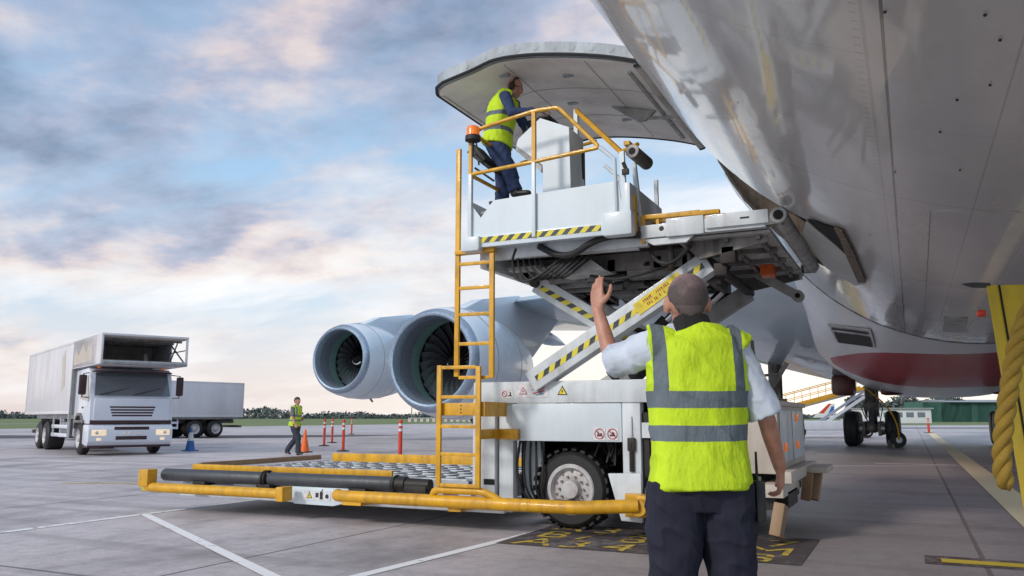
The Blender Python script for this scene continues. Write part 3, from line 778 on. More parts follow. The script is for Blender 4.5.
m = MB(); m.tube([(-2.34, 8.0, .2), (-2.34, 8.0, .29)], .075, 16); m.tube([(-2.34, 8.0, .31), (-2.34, 8.0, .47)], .065, 16); lb('jack_leg', M['steel'], m)
m = MB(); m.box((-4.18, 7.986, .44), (-4.05, 7.989, .50)); lb('slot', M['black'], m, hull)
m = MB()
m.tube([(-3.94, 8.10, .25), (-3.94, 8.10, .9)], .03, 10); m.tube([(-2.53, 8.0, .62), (-2.53, 8.0, .90)], .026, 8); m.box((-2.57, 7.98, .82), (-2.49, 8.015, .95), .01)
m.box((-3.98, 8.17, .2), (-3.93, 8.2, 1.0)); m.box((-2.44, 8.07, .2), (-2.37, 8.12, 1.2))
lb('lift_rod', M['dark'], m, hull)
m = MB(); m.prism([(-2.55, 8.005, .62), (-2.51, 8.005, .62), (-2.525, 8.005, 1.16), (-2.532, 8.005, 1.16)], (0, .012, 0)); lb('rod_tip', M['steel'], m, hull)
m = MB(); m.box((-4.28, 8.16, .2), (-2.4, 8.2, .3)); m.box((-3.88, 9.3, .35), (-1.2, 9.36, 1.35)); m.box((-3.9, 8.6, .95), (-2.3, 9.2, 1.3)); m.box((-2.62, 8.4, .3), (-2.3, 9.3, 1.3)); m.box((-3.95, 8.45, .2), (-3.87, 9.3, 1.3))
m.tube([(-3.2, 9.35, .45), (-3.2, 8.5, .45)], .09, 12)
for k in range(12):
    x = random.uniform(-2.95, -2.6); m.tube([(x, 8.3, .95), (x+random.uniform(-.1, .1), 8.25, random.uniform(.65, .85)), (x+random.uniform(-.2, .2), 8.5, random.uniform(.5, .9))], .012, 6)
lb('undercarriage', M['dark'], m, hull)
m = MB()
for k in range(5):
    x = -3.80+k*.05; m.tube(rounded([(x, 8.12+.02*k, .95), (x-.05+.03*k, 8.10, .6), (x+.02, 8.12, .35), (x+.12, 8.2, .22)], .15), .014, 7)
lb('hose', M['rubber'], m, hull)
m = MB(); m.box((-3.84, 8.3, .22), (-3.62, 8.34, .9)); lb('inner_panel', M['panel'], m, hull)
# signs on the hull
no_sign((-2.868, 8.010, .985), .055, LD, 0); no_sign((-2.73, 8.010, .985), .055, LD, 1)
m = MB(); m.box((-3.97, 7.995, 1.355), (-3.84, 7.998, 1.455)); s1 = lb('sticker', M['stick_w'], m)
m = MB(); m.tube(arc((-3.935, 7.993, 1.40), .028, 0, 2*math.pi, 20, (1, 0, 0), (0, 0, 1)), .004, 5); m.bar((-3.955, 7.99, 1.42), (-3.915, 7.99, 1.38), .003, .006, up=(1, 0, 1)); lb('sign_ring', M['stick_r'], m, s1)
m = MB(); m.box((-3.90, 7.992, 1.375), (-3.85, 7.995, 1.385)); m.box((-3.875, 7.992, 1.375), (-3.86, 7.995, 1.42)); lb('sign_mark', M['stick_k'], m, s1)
m = MB(); m.box((-3.79, 7.995, 1.36), (-3.43, 7.998, 1.505)); s2 = lb('sticker', M['stick_w'], m)
tri_sign((-3.715, 7.992, 1.42), .055, LD, 'stick_w', 'stick_r')
m = MB()
m.prism([(-3.62, 7.992, 1.475), (-3.56, 7.992, 1.48), (-3.52, 7.992, 1.45), (-3.45, 7.992, 1.465), (-3.52, 7.992, 1.43), (-3.56, 7.992, 1.44)], (0, .002, 0)); m.bar((-3.6, 7.991, 1.40), (-3.47, 7.991, 1.43), .002, .012)
lb('sticker_drawing', M['stick_r'], m, s2)
m = MB(); m.bar((-3.61, 7.990, 1.44), (-3.47, 7.990, 1.47), .002, .008); m.bar((-3.59, 7.990, 1.46), (-3.50, 7.990, 1.40), .002, .010); m.bar((-3.57, 7.990, 1.385), (-3.48, 7.990, 1.40), .002, .010); lb('sticker_lines', M['stick_b'], m, s2)
tri_sign((-3.265, 7.996, 1.415), .066, LD)
# wheels
def loader_wheel(x, y, s):
    t = MB(); a = Vector((0, 1, 0)); r = .405; w = .36
    t.lathe((x, y, .41), a, [(.12, .245), (.0, .265), (.0, .28), (.0, .35), (.03, .385), (.07, r), (w-.07, r), (w-.03, .385), (w, .35), (w, .265), (w-.12, .245)], 40)
    for k in range(26):
        an = 2*math.pi*k/26
        for q in (0, 1):
            an2 = an+(math.pi/26)*q; c = Vector((x+(r+.006)*math.cos(an2), y+.09+.18*q, .41+(r+.006)*math.sin(an2)))
            t.box(c-Vector((.022, .085, .026)), c+Vector((.002, .085, .026)), 0, Matrix.Rotation(-an2+.0, 3, 'Y'))
    w_ = t.build('wheel', M['rubber'], LD)
    t = MB(); o = y-.002 if s > 0 else y+w+.002
    t.lathe((x, o, .41), (0, s, 0), [(.0, .262), (-.01, .25), (-.01, .222), (.03, .205), (.045, .19), (.035, .15), (.035, .11), (.0, .10), (-.03, .09), (-.035, .055), (-.035, .001)], 36, cap=False)
    rim = t.build('rim', M['rim'], w_)
    t = MB()
    for k in range(10):
        an = 2*math.pi*k/10; t.lathe((x+.135*math.cos(an), o+s*.008, .41+.130*math.sin(an)), (0, s, 0), [(0, .013), (.03, .013)], 6)
    for k in range(10):
        an = 2*math.pi*(k+.5)/10; t.lathe((x+.176*math.cos(an), o+s*.030, .41+.182*math.sin(an)), (0, s, 0), [(0, .014), (.01, .014)], 8)
    t.build('wheel_nut', M['machin'], w_)
loader_wheel(-3.25, 8.16, 1); loader_wheel(-3.22, 9.95, -1); loader_wheel(-1.9, 9.95, -1)
# nose of the chassis on the aircraft side
m = MB(); m.box((-2.25, 8.2, .62), (-1.15, 10.3, 1.28), .02); m.box((-2.3, 8.15, 1.26), (-1.12, 10.32, 1.31), .01); ns = lb('nose_housing', M['tan'], m)  # tan colour holds the warm light reflected onto this end
m = MB(); m.box((-1.148, 8.3, .72), (-1.14, 9.15, 1.22), .003); m.box((-1.148, 9.22, .72), (-1.14, 10.15, 1.22), .003); lb('access_panel', M['white'], m, ns)
m = MB()
for y, z in ((8.5, .86), (9.45, .86), (9.46, 1.15)): m.box((-1.14, y, z-.04), (-1.12, y+.12, z+.04), .006)
lb('marker_lamp', M['amber'], m, ns)
m = MB(); m.box((-1.14, 8.0, .55), (-1.02, 10.2, .66), .015); m.box((-1.3, 8.0, .42), (-1.1, 10.2, .54), .01); m.box((-1.06, 9.2, .58), (-.82, 9.9, .64), .012); lb('front_bumper', M['tan'], m, ns)
m = MB(); m.box((-2.3, 8.1, .3), (-1.2, 10.0, .42)); m.box((-1.2, 8.3, .3), (-1.1, 9.0, .45)); lb('towing_frame', M['dark'], m)
for a in ((-1.22, 8.0, .06), (-1.08, 9.2, .30), (-1.02, 9.42, .28)):
    m = MB(); rt = Matrix.Rotation(R(random.choice((-12, 14, 8))), 3, 'X') @ Matrix.Rotation(R(10), 3, 'Y')
    m.box(Vector(a), Vector(a)+Vector((.10, .24 if a[1] < 9 else .12, .30)), .012, rt); m.build('wheel_block', M['wood'], LD)
# yellow bumper rails along the side
m = MB(); Yb = 7.5
m.tube(rounded([(-8.68, Yb, .50), (-8.68, Yb, .29), (-8.5, Yb, .29), (-6.52, Yb, .29)], .10, 6), .058, 14); m.box((-8.76, Yb-.07, .30), (-8.60, Yb+.08, .51), .012)
m.box((-6.55, Yb-.07, .21), (-6.45, Yb+.10, .37), .01); b1 = lb('bumper_rail', M['yellow'], m)
m = MB()
m.tube(rounded([(-5.82, Yb+.12, .30), (-5.74, Yb, .30), (-4.5, Yb, .30), (-2.95, Yb, .30), (-2.36, Yb+.14, .33)], .14, 6), .064, 16)
m.tube(rounded([(-4.54, Yb+.05, .30), (-4.50, Yb-.02, .415), (-3.90, Yb-.02, .415), (-3.72, Yb, .32)], .08, 6), .038, 12)
m.box((-2.40, 7.70, .22), (-2.30, 7.84, .42), .01); m.lathe((-2.36, 7.62, .31), (0, 1, 0), [(0, .02), (.005, .075), (.06, .085), (.13, .08)], 20)
b2 = lb('bumper_rail', M['yellow'], m)
m = MB(); m.box((-2.56, 7.84, .20), (-2.36, 7.92, .27), .006); m.box((-2.56, 7.84, .36), (-2.36, 7.92, .42), .006); m.box((-5.65, Yb-.03, .21), (-5.4, 7.8, .25)); m.box((-8.2, Yb+.02, .24), (-8.0, 7.8, .28)); m.box((-4.35, Yb+.02, .2), (-4.2, 7.98, .25)); lb('rail_clamp', M['yellow'], m)
# ladders
def ladder(name, x0, x1, zb0, zb1, zt0, zt1, rungs, Y, w=.054):
    m = MB(); m.bar((x0, Y, zb0), (x0, Y, zt0), w, .035, up=(0, 1, 0), bev=.006); m.bar((x1, Y, zb1), (x1, Y, zt1), w, .035, up=(0, 1, 0), bev=.006)
    l = lb(name, M['yellow'], m)
    for z in rungs:
        m = MB(); m.bar((x0+w/2, Y, z), (x1-w/2, Y, z-.003), .03, .036, bev=.006); lb('rung', M['yellow'], m, l)
    return l
up = ladder('ladder', -4.25, -3.84, 1.57, 1.55, 4.04, 2.86, (1.56, 1.91, 2.22, 2.50, 2.76), 7.5)
m = MB(); m.box((-4.27, 7.46, 2.86), (-3.80, 7.54, 2.91), .006); m.box((-4.27, 7.48, 1.95), (-4.23, 7.52, 2.05)); lb('ladder_bracket', M['yellow'], m, up)
lo = ladder('ladder', -4.42, -3.96, .46, .45, 1.69, 1.67, (.47, .78, 1.06, 1.36, 1.665), 7.44)
m = MB(); m.box((-4.42, 7.47, 1.17), (-3.94, 7.52, 1.30), .008); m.box((-3.98, 7.47, 1.16), (-3.90, 7.98, 1.31), .008); m.box((-4.0, 7.48, .93), (-3.96, 7.98, 1.03), .006); m.box((-4.0, 7.94, .92), (-3.76, 8.01, 1.03), .006)
lb('ladder_bracket', M['yellow'], m, lo)
m = MB()
for z in (1.20, 1.235, 1.27): m.lathe((-4.18, 7.466, z), (0, 1, 0), [(0, .008), (.01, .008)], 8)
lb('bolt', M['dark'], m, lo)
# scissor arms
def arm(p, q, Yc, w=.16, h=.20, stripes=True, mat='white'):
    p = Vector((p[0], Yc, p[1])); q = Vector((q[0], Yc, q[1])); m = MB(); m.bar(p, q, w, h, bev=.012)
    d = (q-p).normalized(); nrm = Vector((0, 1, 0)).cross(d)*-1
    a = lb('scissor_arm', M[mat], m)
    if stripes:
        key = 'chev%.3f' % d.x+('%.3f' % d.z)
        if key not in M: M[key] = chevron('hazard_tape', .15, tuple(d), tuple(d.cross(Vector((0, 1, 0)))), .9)
        m = MB(); o = Vector((0, -w/2-.003, 0)); u = d.cross(Vector((0, 1, 0)))
        m.quad(*[r_+o+u*t for r_, t in ((p+d*.08, -.035), (q-d*.06, -.035), (q-d*.06, .022), (p+d*.08, .022))])
        lb('hazard_tape', M[key], m, a, fix=False)
    return a, d
A0 = at(540, 384, Y=7.92); A1 = at(708, 261, Y=7.92)
A0 = A0+(A0-A1).normalized()*.0; A0 = Vector((A0.x-.12, 8.05, A0.z-.00))
arm_a, dA = arm((A0.x, A0.z+.02), (A1.x, A1.z), 8.02, .20, .225)
mid = A0.lerp(A1, .60); u = dA.cross(Vector((0, 1, 0)))
if u.z < 0: u = -u
m = MB(); c0 = at(636, 310, Y=8.0); c1 = at(681, 277, Y=8.0); o = Vector((0, 0, 0))
c0 = at(636, 310, Y=7.91); c1 = at(681, 277, Y=7.91); base = Vector((c0.x, 7.912, c0.z)); e = Vector((c1.x, 7.912, c1.z)); dd = (e-base).normalized(); uu = Vector((-dd.z, 0, dd.x))
m.quad(base-uu*.065, e-uu*.065, e+uu*.065, base+uu*.065); pl = lb('notice_plate', M['stick_y'], m, arm_a, fix=False)
rnd_ = random.Random(11)
for row, dz in ((0, .028), (1, -.020)):
    m = MB(); x = -.165+.02*row
    while x < .15:
        wd = rnd_.uniform(.012, .022); c = (base+e)/2+uu*dz+dd*x
        if rnd_.random() > .18: m.bar(c+Vector((0, -.003, 0))-uu*rnd_.uniform(.012, .017), c+Vector((0, -.003, 0))+uu*.015, wd*.45, .002, up=(0, 1, 0)); m.bar(c+Vector((0, -.003, 0))-dd*wd*.3+uu*rnd_.choice((-.012, 0, .012)), c+Vector((0, -.003, 0))+dd*wd*.45+uu*rnd_.choice((-.012, 0, .012)), .006, .002, up=(0, 1, 0))
        x += wd+.006
    lb('notice_lettering', M['stick_r'], m, arm_a)
m = MB(); B0 = at(537, 284, Y=8.3); B1 = at(610, 328, Y=8.3); dB = (B1-B0).normalized(); B1 = B0+dB*((1.45-B0.z)/dB.z)
arm_b, _ = arm((B0.x, B0.z), (B1.x, B1.z), 8.34)
arm((A0.x, A0.z+.02), (A1.x, A1.z), 10.2, stripes=False, mat='greyw'); arm((B0.x, B0.z), (B1.x, B1.z), 9.95, stripes=False, mat='greyw')
m = MB(); pc = A0.lerp(A1, .5)
m.tube([(pc.x, 8.0, pc.z), (pc.x, 10.25, pc.z)], .05, 14); m.tube([(A1.x, 7.98, A1.z), (A1.x, 10.3, A1.z)], .05, 14); m.tube([(B0.x, 8.2, B0.z), (B0.x, 10.1, B0.z)], .05, 14)
lb('pivot_shaft', M['dark'], m)
m = MB(); m.tube([(-3.0, 8.8, 1.6), (-2.35, 8.8, 2.2)], .08, 14); m.tube([(-3.0, 9.6, 1.6), (-2.35, 9.6, 2.2)], .08, 14); lb('lift_cylinder', M['dark'], m)
m = MB(); m.tube([(-2.35, 8.8, 2.2), (-1.9, 8.8, 2.6)], .045, 12); m.tube([(-2.35, 9.6, 2.2), (-1.9, 9.6, 2.6)], .045, 12); lb('cylinder_rod', M['chrome'], m)
# main bridge platform
m = MB()
m.box((-2.26, 7.58, 2.87), (-1.08, 7.68, 3.00), .012); m.box((-1.62, 7.55, 2.90), (-1.05, 7.60, 3.03), .01); m.box((-2.0, 7.56, 2.86), (-1.64, 7.60, 3.04), .01)
m.box((-4.0, 7.62, 2.80), (-2.2, 7.70, 2.93), .01); m.box((-4.0, 10.3, 2.80), (-1.08, 10.4, 3.0), .01); m.box((-4.05, 7.62, 2.72), (-3.97, 10.4, 2.93), .01)
m.prism([(-2.24, 7.60, 2.86), (-1.75, 7.60, 2.86), (-1.82, 7.60, 2.80), (-2.14, 7.60, 2.80)], (0, .05, 0))
bridge = lb('bridge_frame', M['white'], m)
m = MB(); m.box((-3.95, 7.72, 2.90), (-1.1, 10.3, 2.95)); m.box((-1.95, 7.7, 2.84), (-1.06, 10.35, 2.868)); lb('bridge_floor', M['greyw'], m, bridge)
m = MB()
m.prism([(-1.9, 7.8, 2.84), (-1.1, 7.8, 2.84), (-1.1, 7.8, 2.78), (-1.75, 7.8, 2.66)], (0, .05, 0)); m.prism([(-1.9, 10.2, 2.84), (-1.1, 10.2, 2.84), (-1.1, 10.2, 2.78), (-1.75, 10.2, 2.66)], (0, .05, 0))
for y in (8.4, 9.0, 9.6): m.box((-1.9, y, 2.79), (-1.1, y+.05, 2.842))
for x in (-1.85, -1.5, -1.2): m.box((x, 7.75, 2.80), (x+.04, 10.3, 2.843))
lb('floor_rib', M['machin'], m, bridge)
m = MB(); m.lathe((-.96, 7.52, 2.955), (0, 1, 0), [(0, .045), (.0, .072), (.03, .078), (2.86, .078), (2.9, .072), (2.9, .03)], 22, cap=True); rol = lb('nose_roller', M['greyw'], m, bridge)
m = MB(); m.lathe((-.96, 7.515, 2.955), (0, 1, 0), [(0, .045), (.004, .045)], 16); lb('roller_bore', M['black'], m, rol)
m = MB(); m.box((-1.08, 7.56, 2.88), (-.92, 7.64, 2.98), .008); m.box((-1.08, 10.36, 2.88), (-.92, 10.42, 2.98), .008); lb('roller_bracket', M['machin'], m, bridge)
m = MB(); m.bar((-2.24, 7.64, 3.09), (-1.50, 7.64, 3.07), .06, .045, bev=.006); m.tube([(-2.24, 7.9, 3.16), (-1.75, 7.9, 3.16), (-1.73, 7.9, 3.1)], .018, 8); m.bar((-2.24, 7.9, 3.1), (-1.5, 7.9, 3.1), .04, .03); m.box((-2.26, 7.60, 2.82), (-2.22, 7.66, 3.10), .005)
for x in (-2.1, -1.6): m.bar((x, 7.64, 3.0), (x, 7.64, 3.08), .03, .03)
m.bar((-2.24, 10.35, 3.12), (-1.3, 10.35, 3.12), .05, .05); lb('guide_rail', M['yellow'], m, bridge)
m = MB(); m.lathe((-2.05, 7.575, 2.95), (0, 1, 0), [(0, .02), (.01, .03), (.03, .03)], 12); m.box((-1.3, 7.545, 2.96), (-1.22, 7.552, 2.975)); m.box((-2.19, 7.60, 2.93), (-2.15, 7.62, 2.96)); lb('fitting', M['dark'], m, bridge)
# machinery under the bridge
m = MB()
for y in (8.16, 8.5, 8.9, 9.6, 10.2): m.box((-3.9, y, 2.68), (-1.95, y+.07, 2.88))
for x in (-3.8, -3.3, -2.8, -2.3, -2.0): m.box((x, 8.16, 2.66), (x+.08, 10.3, 2.80))
m.box((-3.5, 8.2, 2.60), (-2.9, 8.6, 2.72), .01); m.box((-3.1, 9.2, 2.58), (-2.3, 9.9, 2.72), .01); m.box((-2.6, 8.2, 2.60), (-2.1, 8.4, 2.70))
m.tube([(-3.7, 8.75, 2.62), (-2.1, 8.75, 2.62)], .05, 12); m.tube([(-3.2, 9.1, 2.6), (-1.8, 9.1, 2.66)], .045, 12)
mach = lb('drive_machinery', M['machin'], m, bridge)
m = MB()
for k in range(60):
    x = random.uniform(-3.8, -2.1); y = random.uniform(8.15, 10.2); L = random.uniform(.1, .6); z = random.uniform(2.55, 2.72)
    if k % 3 == 0: m.box((x, y, z), (x+L*.5, y+random.uniform(.05, .2), z+random.uniform(.04, .12)))
    elif k % 3 == 1: m.tube([(x, y, z), (x+L, y+random.uniform(-.2, .2), z+random.uniform(-.04, .04))], random.uniform(.012, .035), 8)
    else: m.bar((x, y, z), (x+random.uniform(-.1, .1), y+L*1.4, z+random.uniform(-.05, .05)), .04, .05)
m.box((-3.9, 7.75, 2.86), (-2.0, 10.3, 2.90))
m.tube(rounded([(-1.75, 8.3, 2.75), (-1.72, 8.2, 2.55), (-1.6, 8.2, 2.52), (-1.5, 8.3, 2.78)], .06), .02, 7)
lb('hydraulic_gear', M['dark'], m, bridge)
m = MB()
for k in range(6):
    y = 7.62+.03*k; x = -3.62+.05*k
    m.tube(rounded([(x, y, 2.9), (x-.06, y, 2.75), (x+.02+.03*k, y, 2.53+.015*k), (x+.22, y, 2.56), (x+.45, y+.05, 2.74), (x+.6, y+.1, 2.86)], .14, 6), .013, 7)
m.tube(rounded([(-2.25, 7.55, 2.9), (-2.55, 7.5, 2.91), (-2.75, 7.5, 2.86), (-2.95, 7.55, 2.76), (-3.15, 7.6, 2.78), (-3.35, 7.6, 2.90)], .15, 6), .034, 10)
m.tube(rounded([(-2.2, 7.7, 2.75), (-2.1, 7.6, 2.62), (-1.95, 7.6, 2.6), (-1.8, 7.7, 2.78)], .1), .02, 8)
m.tube(rounded([(-2.9, 7.9, 2.6), (-2.6, 7.8, 2.52), (-2.3, 7.8, 2.56), (-2.0, 7.9, 2.66)], .1), .016, 8)
lb('hose_bundle', M['rubber'], m, bridge)
m = MB(); m.tube([(-2.0, 7.72, 2.83), (-2.0, 7.72, 2.55)], .03, 8); m.box((-1.55, 7.80, 2.60), (-1.40, 7.95, 2.78), .02); m.box((-1.62, 7.85, 2.5), (-1.5, 7.95, 2.62), .01); lb('valve_block', M['dark'], m, bridge)
m = MB(); m.box((-1.42, 9.35, 2.72), (-1.28, 9.6, 2.84), .012); lb('lamp_housing', M['orange'], m, bridge)
m = MB(); m.bar((-1.55, 10.0, 2.85), (-1.1, 10.0, 2.55), .07, .11, bev=.01); m.tube([(-1.1, 9.95, 2.55), (-1.1, 10.05, 2.55)], .07, 14); ll = lb('stabiliser_link', M['greyw'], m, bridge)
m = MB(); m.tube([(-1.1, 9.93, 2.55), (-1.1, 9.95, 2.55)], .03, 10); lb('link_pin', M['black'], m, ll)
m = MB(); m.bar((-3.92, 7.66, 2.83), (-2.3, 7.66, 2.80), .05, .05); m.box((-3.9, 8.0, 2.74), (-3.5, 8.9, 2.78)); m.prism([(-3.6, 7.9, 2.72), (-2.9, 7.9, 2.78), (-2.75, 7.9, 2.66), (-3.2, 7.9, 2.62)], (0, .8, 0)); lb('belly_plate', M['greyw'], m, bridge)
m = MB(); m.tube([(-1.5, 9.4, 1.3), (-1.55, 9.4, 2.0)], .02, 8); m.tube([(-1.3, 9.2, 1.3), (-1.62, 9.2, 1.75), (-1.62, 9.2, 2.0)], .02, 8); m.bar((-1.45, 9.5, 1.35), (-1.2, 9.5, 1.75), .03, .05); m.tube([(-1.6, 9.45, 1.6), (-1.3, 9.45, 1.62)], .015, 8); m.box((-1.6, 9.4, 1.5), (-1.5, 9.5, 1.7), .01); lb('stabiliser_strut', M['machin'], m)

# operator basket
BY, BF = 7.40, 8.55
m = MB()
m.box((-4.08, BY, 2.90), (-2.32, BY+.05, 3.02), .008)
m.prism([(-4.05, BY+.01, 3.0), (-4.05, BY+.01, 3.38), (-3.93, BY+.01, 3.22), (-3.78, BY+.01, 3.39), (-2.42, BY+.01, 3.43), (-2.36, BY+.01, 3.0)], (0, .02, 0))
m.box((-4.08, BY+.05, 2.92), (-2.30, BF, 2.97)); m.box((-4.08, BY, 2.9), (-4.03, BF, 3.4), .008); m.box((-2.36, BY, 2.92), (-2.30, BF, 3.40), .008); m.box((-4.05, BF, 2.92), (-2.32, BF+.03, 3.30))
m.box((-4.14, BY-.05, 2.86), (-3.92, BY+.10, 3.02), .03); m.box((-2.58, BY-.03, 2.88), (-2.28, BY+.12, 3.12), .03)
bas = lb('operator_basket', M['panel'], m)
m = MB(); m.box((-3.98, BY+.10, 3.28), (-2.4, BF-.02, 3.31)); m.box((-3.85, 8.0, 3.31), (-3.3, 8.3, 3.55)); lb('basket_floor', M['greyw'], m, bas)
M['bchev'] = chevron('hazard_tape', .125, (1, 0, 0), (0, 0, 1), .95)
m = MB(); m.quad((-4.04, BY-.004+.0, 2.945), (-2.60, BY-.004, 2.945), (-2.60, BY-.004, 3.005), (-4.04, BY-.004, 3.005)); lb('hazard_tape', M['bchev'], m, bas, fix=False)
m = MB(); m.box((-2.298, BY+.1, 3.02), (-2.292, BY+.35, 3.14)); lb('hazard_tape', M['bchev'], m, bas)
r_ = .021
m = MB()
m.tube(rounded([(-4.03, BF-.3, 4.14), (-4.03, BY, 4.16), (-3.9, BY, 4.20), (-3.31, BY, 4.285), (-3.04, BY, 4.28), (-2.60, BY, 3.79), (-3.31, BY, 3.74), (-4.06, BY, 3.70), (-4.05, BF-.3, 3.70)], .05, 4), r_, 10)
m.bar((-3.31, BY, 3.73), (-3.31, BY, 4.28), .04, .04); m.bar((-4.05, BY, 3.70), (-4.05, BY, 4.08), .035, .035); m.bar((-4.05, BF-.3, 3.55), (-4.05, BF-.3, 4.14), .035, .035)
p0 = at(576, 110, Y=8.2); p1 = at(621, 152, Y=7.95); m.bar(p0, p1, .045, .045); m.tube([p1, (-2.30, 7.7, p1.z-.03)], .022, 8); m.box((-2.33, BY+.1, 2.9), (-2.28, BY+.16, 3.3), .004); m.box((-2.40, 7.55, p1.z-.07), (-2.34, 7.8, p1.z-.03))
m.tube([(-3.04, BF, 4.28), (-4.0, BF, 4.15)], r_, 8); rails = lb('guard_rail', M['yellow'], m, bas)
m = MB()
m.bar((-4.05, BY, 2.92), (-4.05, BY, 3.70), .045, .045, bev=.005); m.bar((-3.31, BY-.012, 2.95), (-3.31, BY-.012, 3.73), .04, .03, bev=.005); m.bar((-4.05, BF-.3, 2.95), (-4.05, BF-.3, 3.55), .035, .035)
m.bar(p0, (p0.x, 8.2, 3.36), .045, .045)
m.tube([(-2.60, BY, 3.79), (-2.45, BY, 3.65), (-2.44, BY, 2.98)], .022, 8); m.tube([(-2.72, 7.9, 3.76), (-2.36, 7.6, 3.40)], .020, 8)
m.bar((-2.36, BY+.03, 2.95), (-2.38, BY+.03, 3.72), .045, .045); m.bar((-2.27, BY+.25, 3.0), (-2.33, BY+.25, 3.66), .045, .045); m.bar((-2.33, BF-.1, 3.0), (-2.33, BF-.1, 3.7), .04, .04)
lb('guard_post', M['panel'], m, bas)
m = MB(); c = at(632, 151, Y=7.45); m.lathe(c, (at(645, 162, Y=7.8)-c), [(0, .035), (0, .068), (.4, .068), (.4, .03)], 18); br = lb('bumper_roll', M['machin'], m, bas)
m = MB(); m.lathe(c, (at(645, 162, Y=7.8)-c), [(-.003, .036), (-.002, .036)], 16); lb('roll_bore', M['black'], m, br)
m = MB(); m.tube([(-2.36, BY+.0, 3.6), (-2.33, BY+.0, 3.52)], .02, 8); m.box((-2.37, BY-.03, 3.47), (-2.30, BY+.0, 3.53), .008); m.box((-3.86, BY+.06, 3.37), (-3.78, BY+.3, 3.40)); lb('latch', M['dark'], m, bas)
# console
cx = [at(x, y, Y=7.75) for x, y in ((540, 118), (569, 127), (571, 195), (543, 205), (543, 165), (516, 146), (518, 139))]
m = MB(); m.prism(cx, (0, .42, 0), .004); con = lb('control_console', M['panel'], m, sharp=15)
m = MB(); q = [at(x, y, Y=7.742) for x, y in ((517, 146), (542, 166), (541, 172), (515, 150))]; m.prism(q, (0, .44, 0)); lb('console_underside', M['greyw'], m, con)
m = MB(); q0 = at(540, 117, Y=7.8); m.box(q0+Vector((-.02, 0, -.01)), q0+Vector((.10, .3, .02)), .01)
for k in range(4): m.tube([at(524+4*k, 136-5*k, Y=7.85), at(523+4*k, 131-5*k, Y=7.85)], .012, 8)
m.box(at(571, 188, Y=7.85)+Vector((0, 0, 0)), at(576, 138, Y=8.05), .004); m.box(at(579, 188, Y=8.1), at(585, 150, Y=8.2), .004); lb('control_lever', M['dark'], m, con)
# beacon
c = at(473, 138, Y=7.36); m = MB(); m.lathe(c-Vector((0, 0, .04)), (0, 0, 1), [(0, .06), (.01, .085), (.06, .082), (.065, .07)], 20); m.tube([c-Vector((0, 0, .04)), c-Vector((0, 0, .2))], .015, 8); bc = lb('beacon', M['rubber'], m)
m = MB(); m.lathe(c+Vector((0, 0, .02)), (0, 0, 1), [(0, .072), (.07, .070), (.10, .062), (.112, .04), (.115, .001)], 20); lb('beacon_lens', M['amber'], m, bc)
# folding seat behind the operator
m = MB()
a = at(474, 155, Y=7.7); b = at(496, 172, Y=7.7); m.bar(a, b, .30, .035, up=(.3, 0, 1), bev=.01); a = at(476, 148, Y=7.75); b = at(490, 164, Y=7.75); m.bar(a, b, .28, .06, up=(.5, 0, 1), bev=.02)
m.tube([at(475, 168, Y=7.7), at(494, 181, Y=7.7)], .012, 7); m.tube([at(476, 140, Y=7.7), at(479, 165, Y=7.7)], .010, 7); lb('seat', M['rubber'], m)

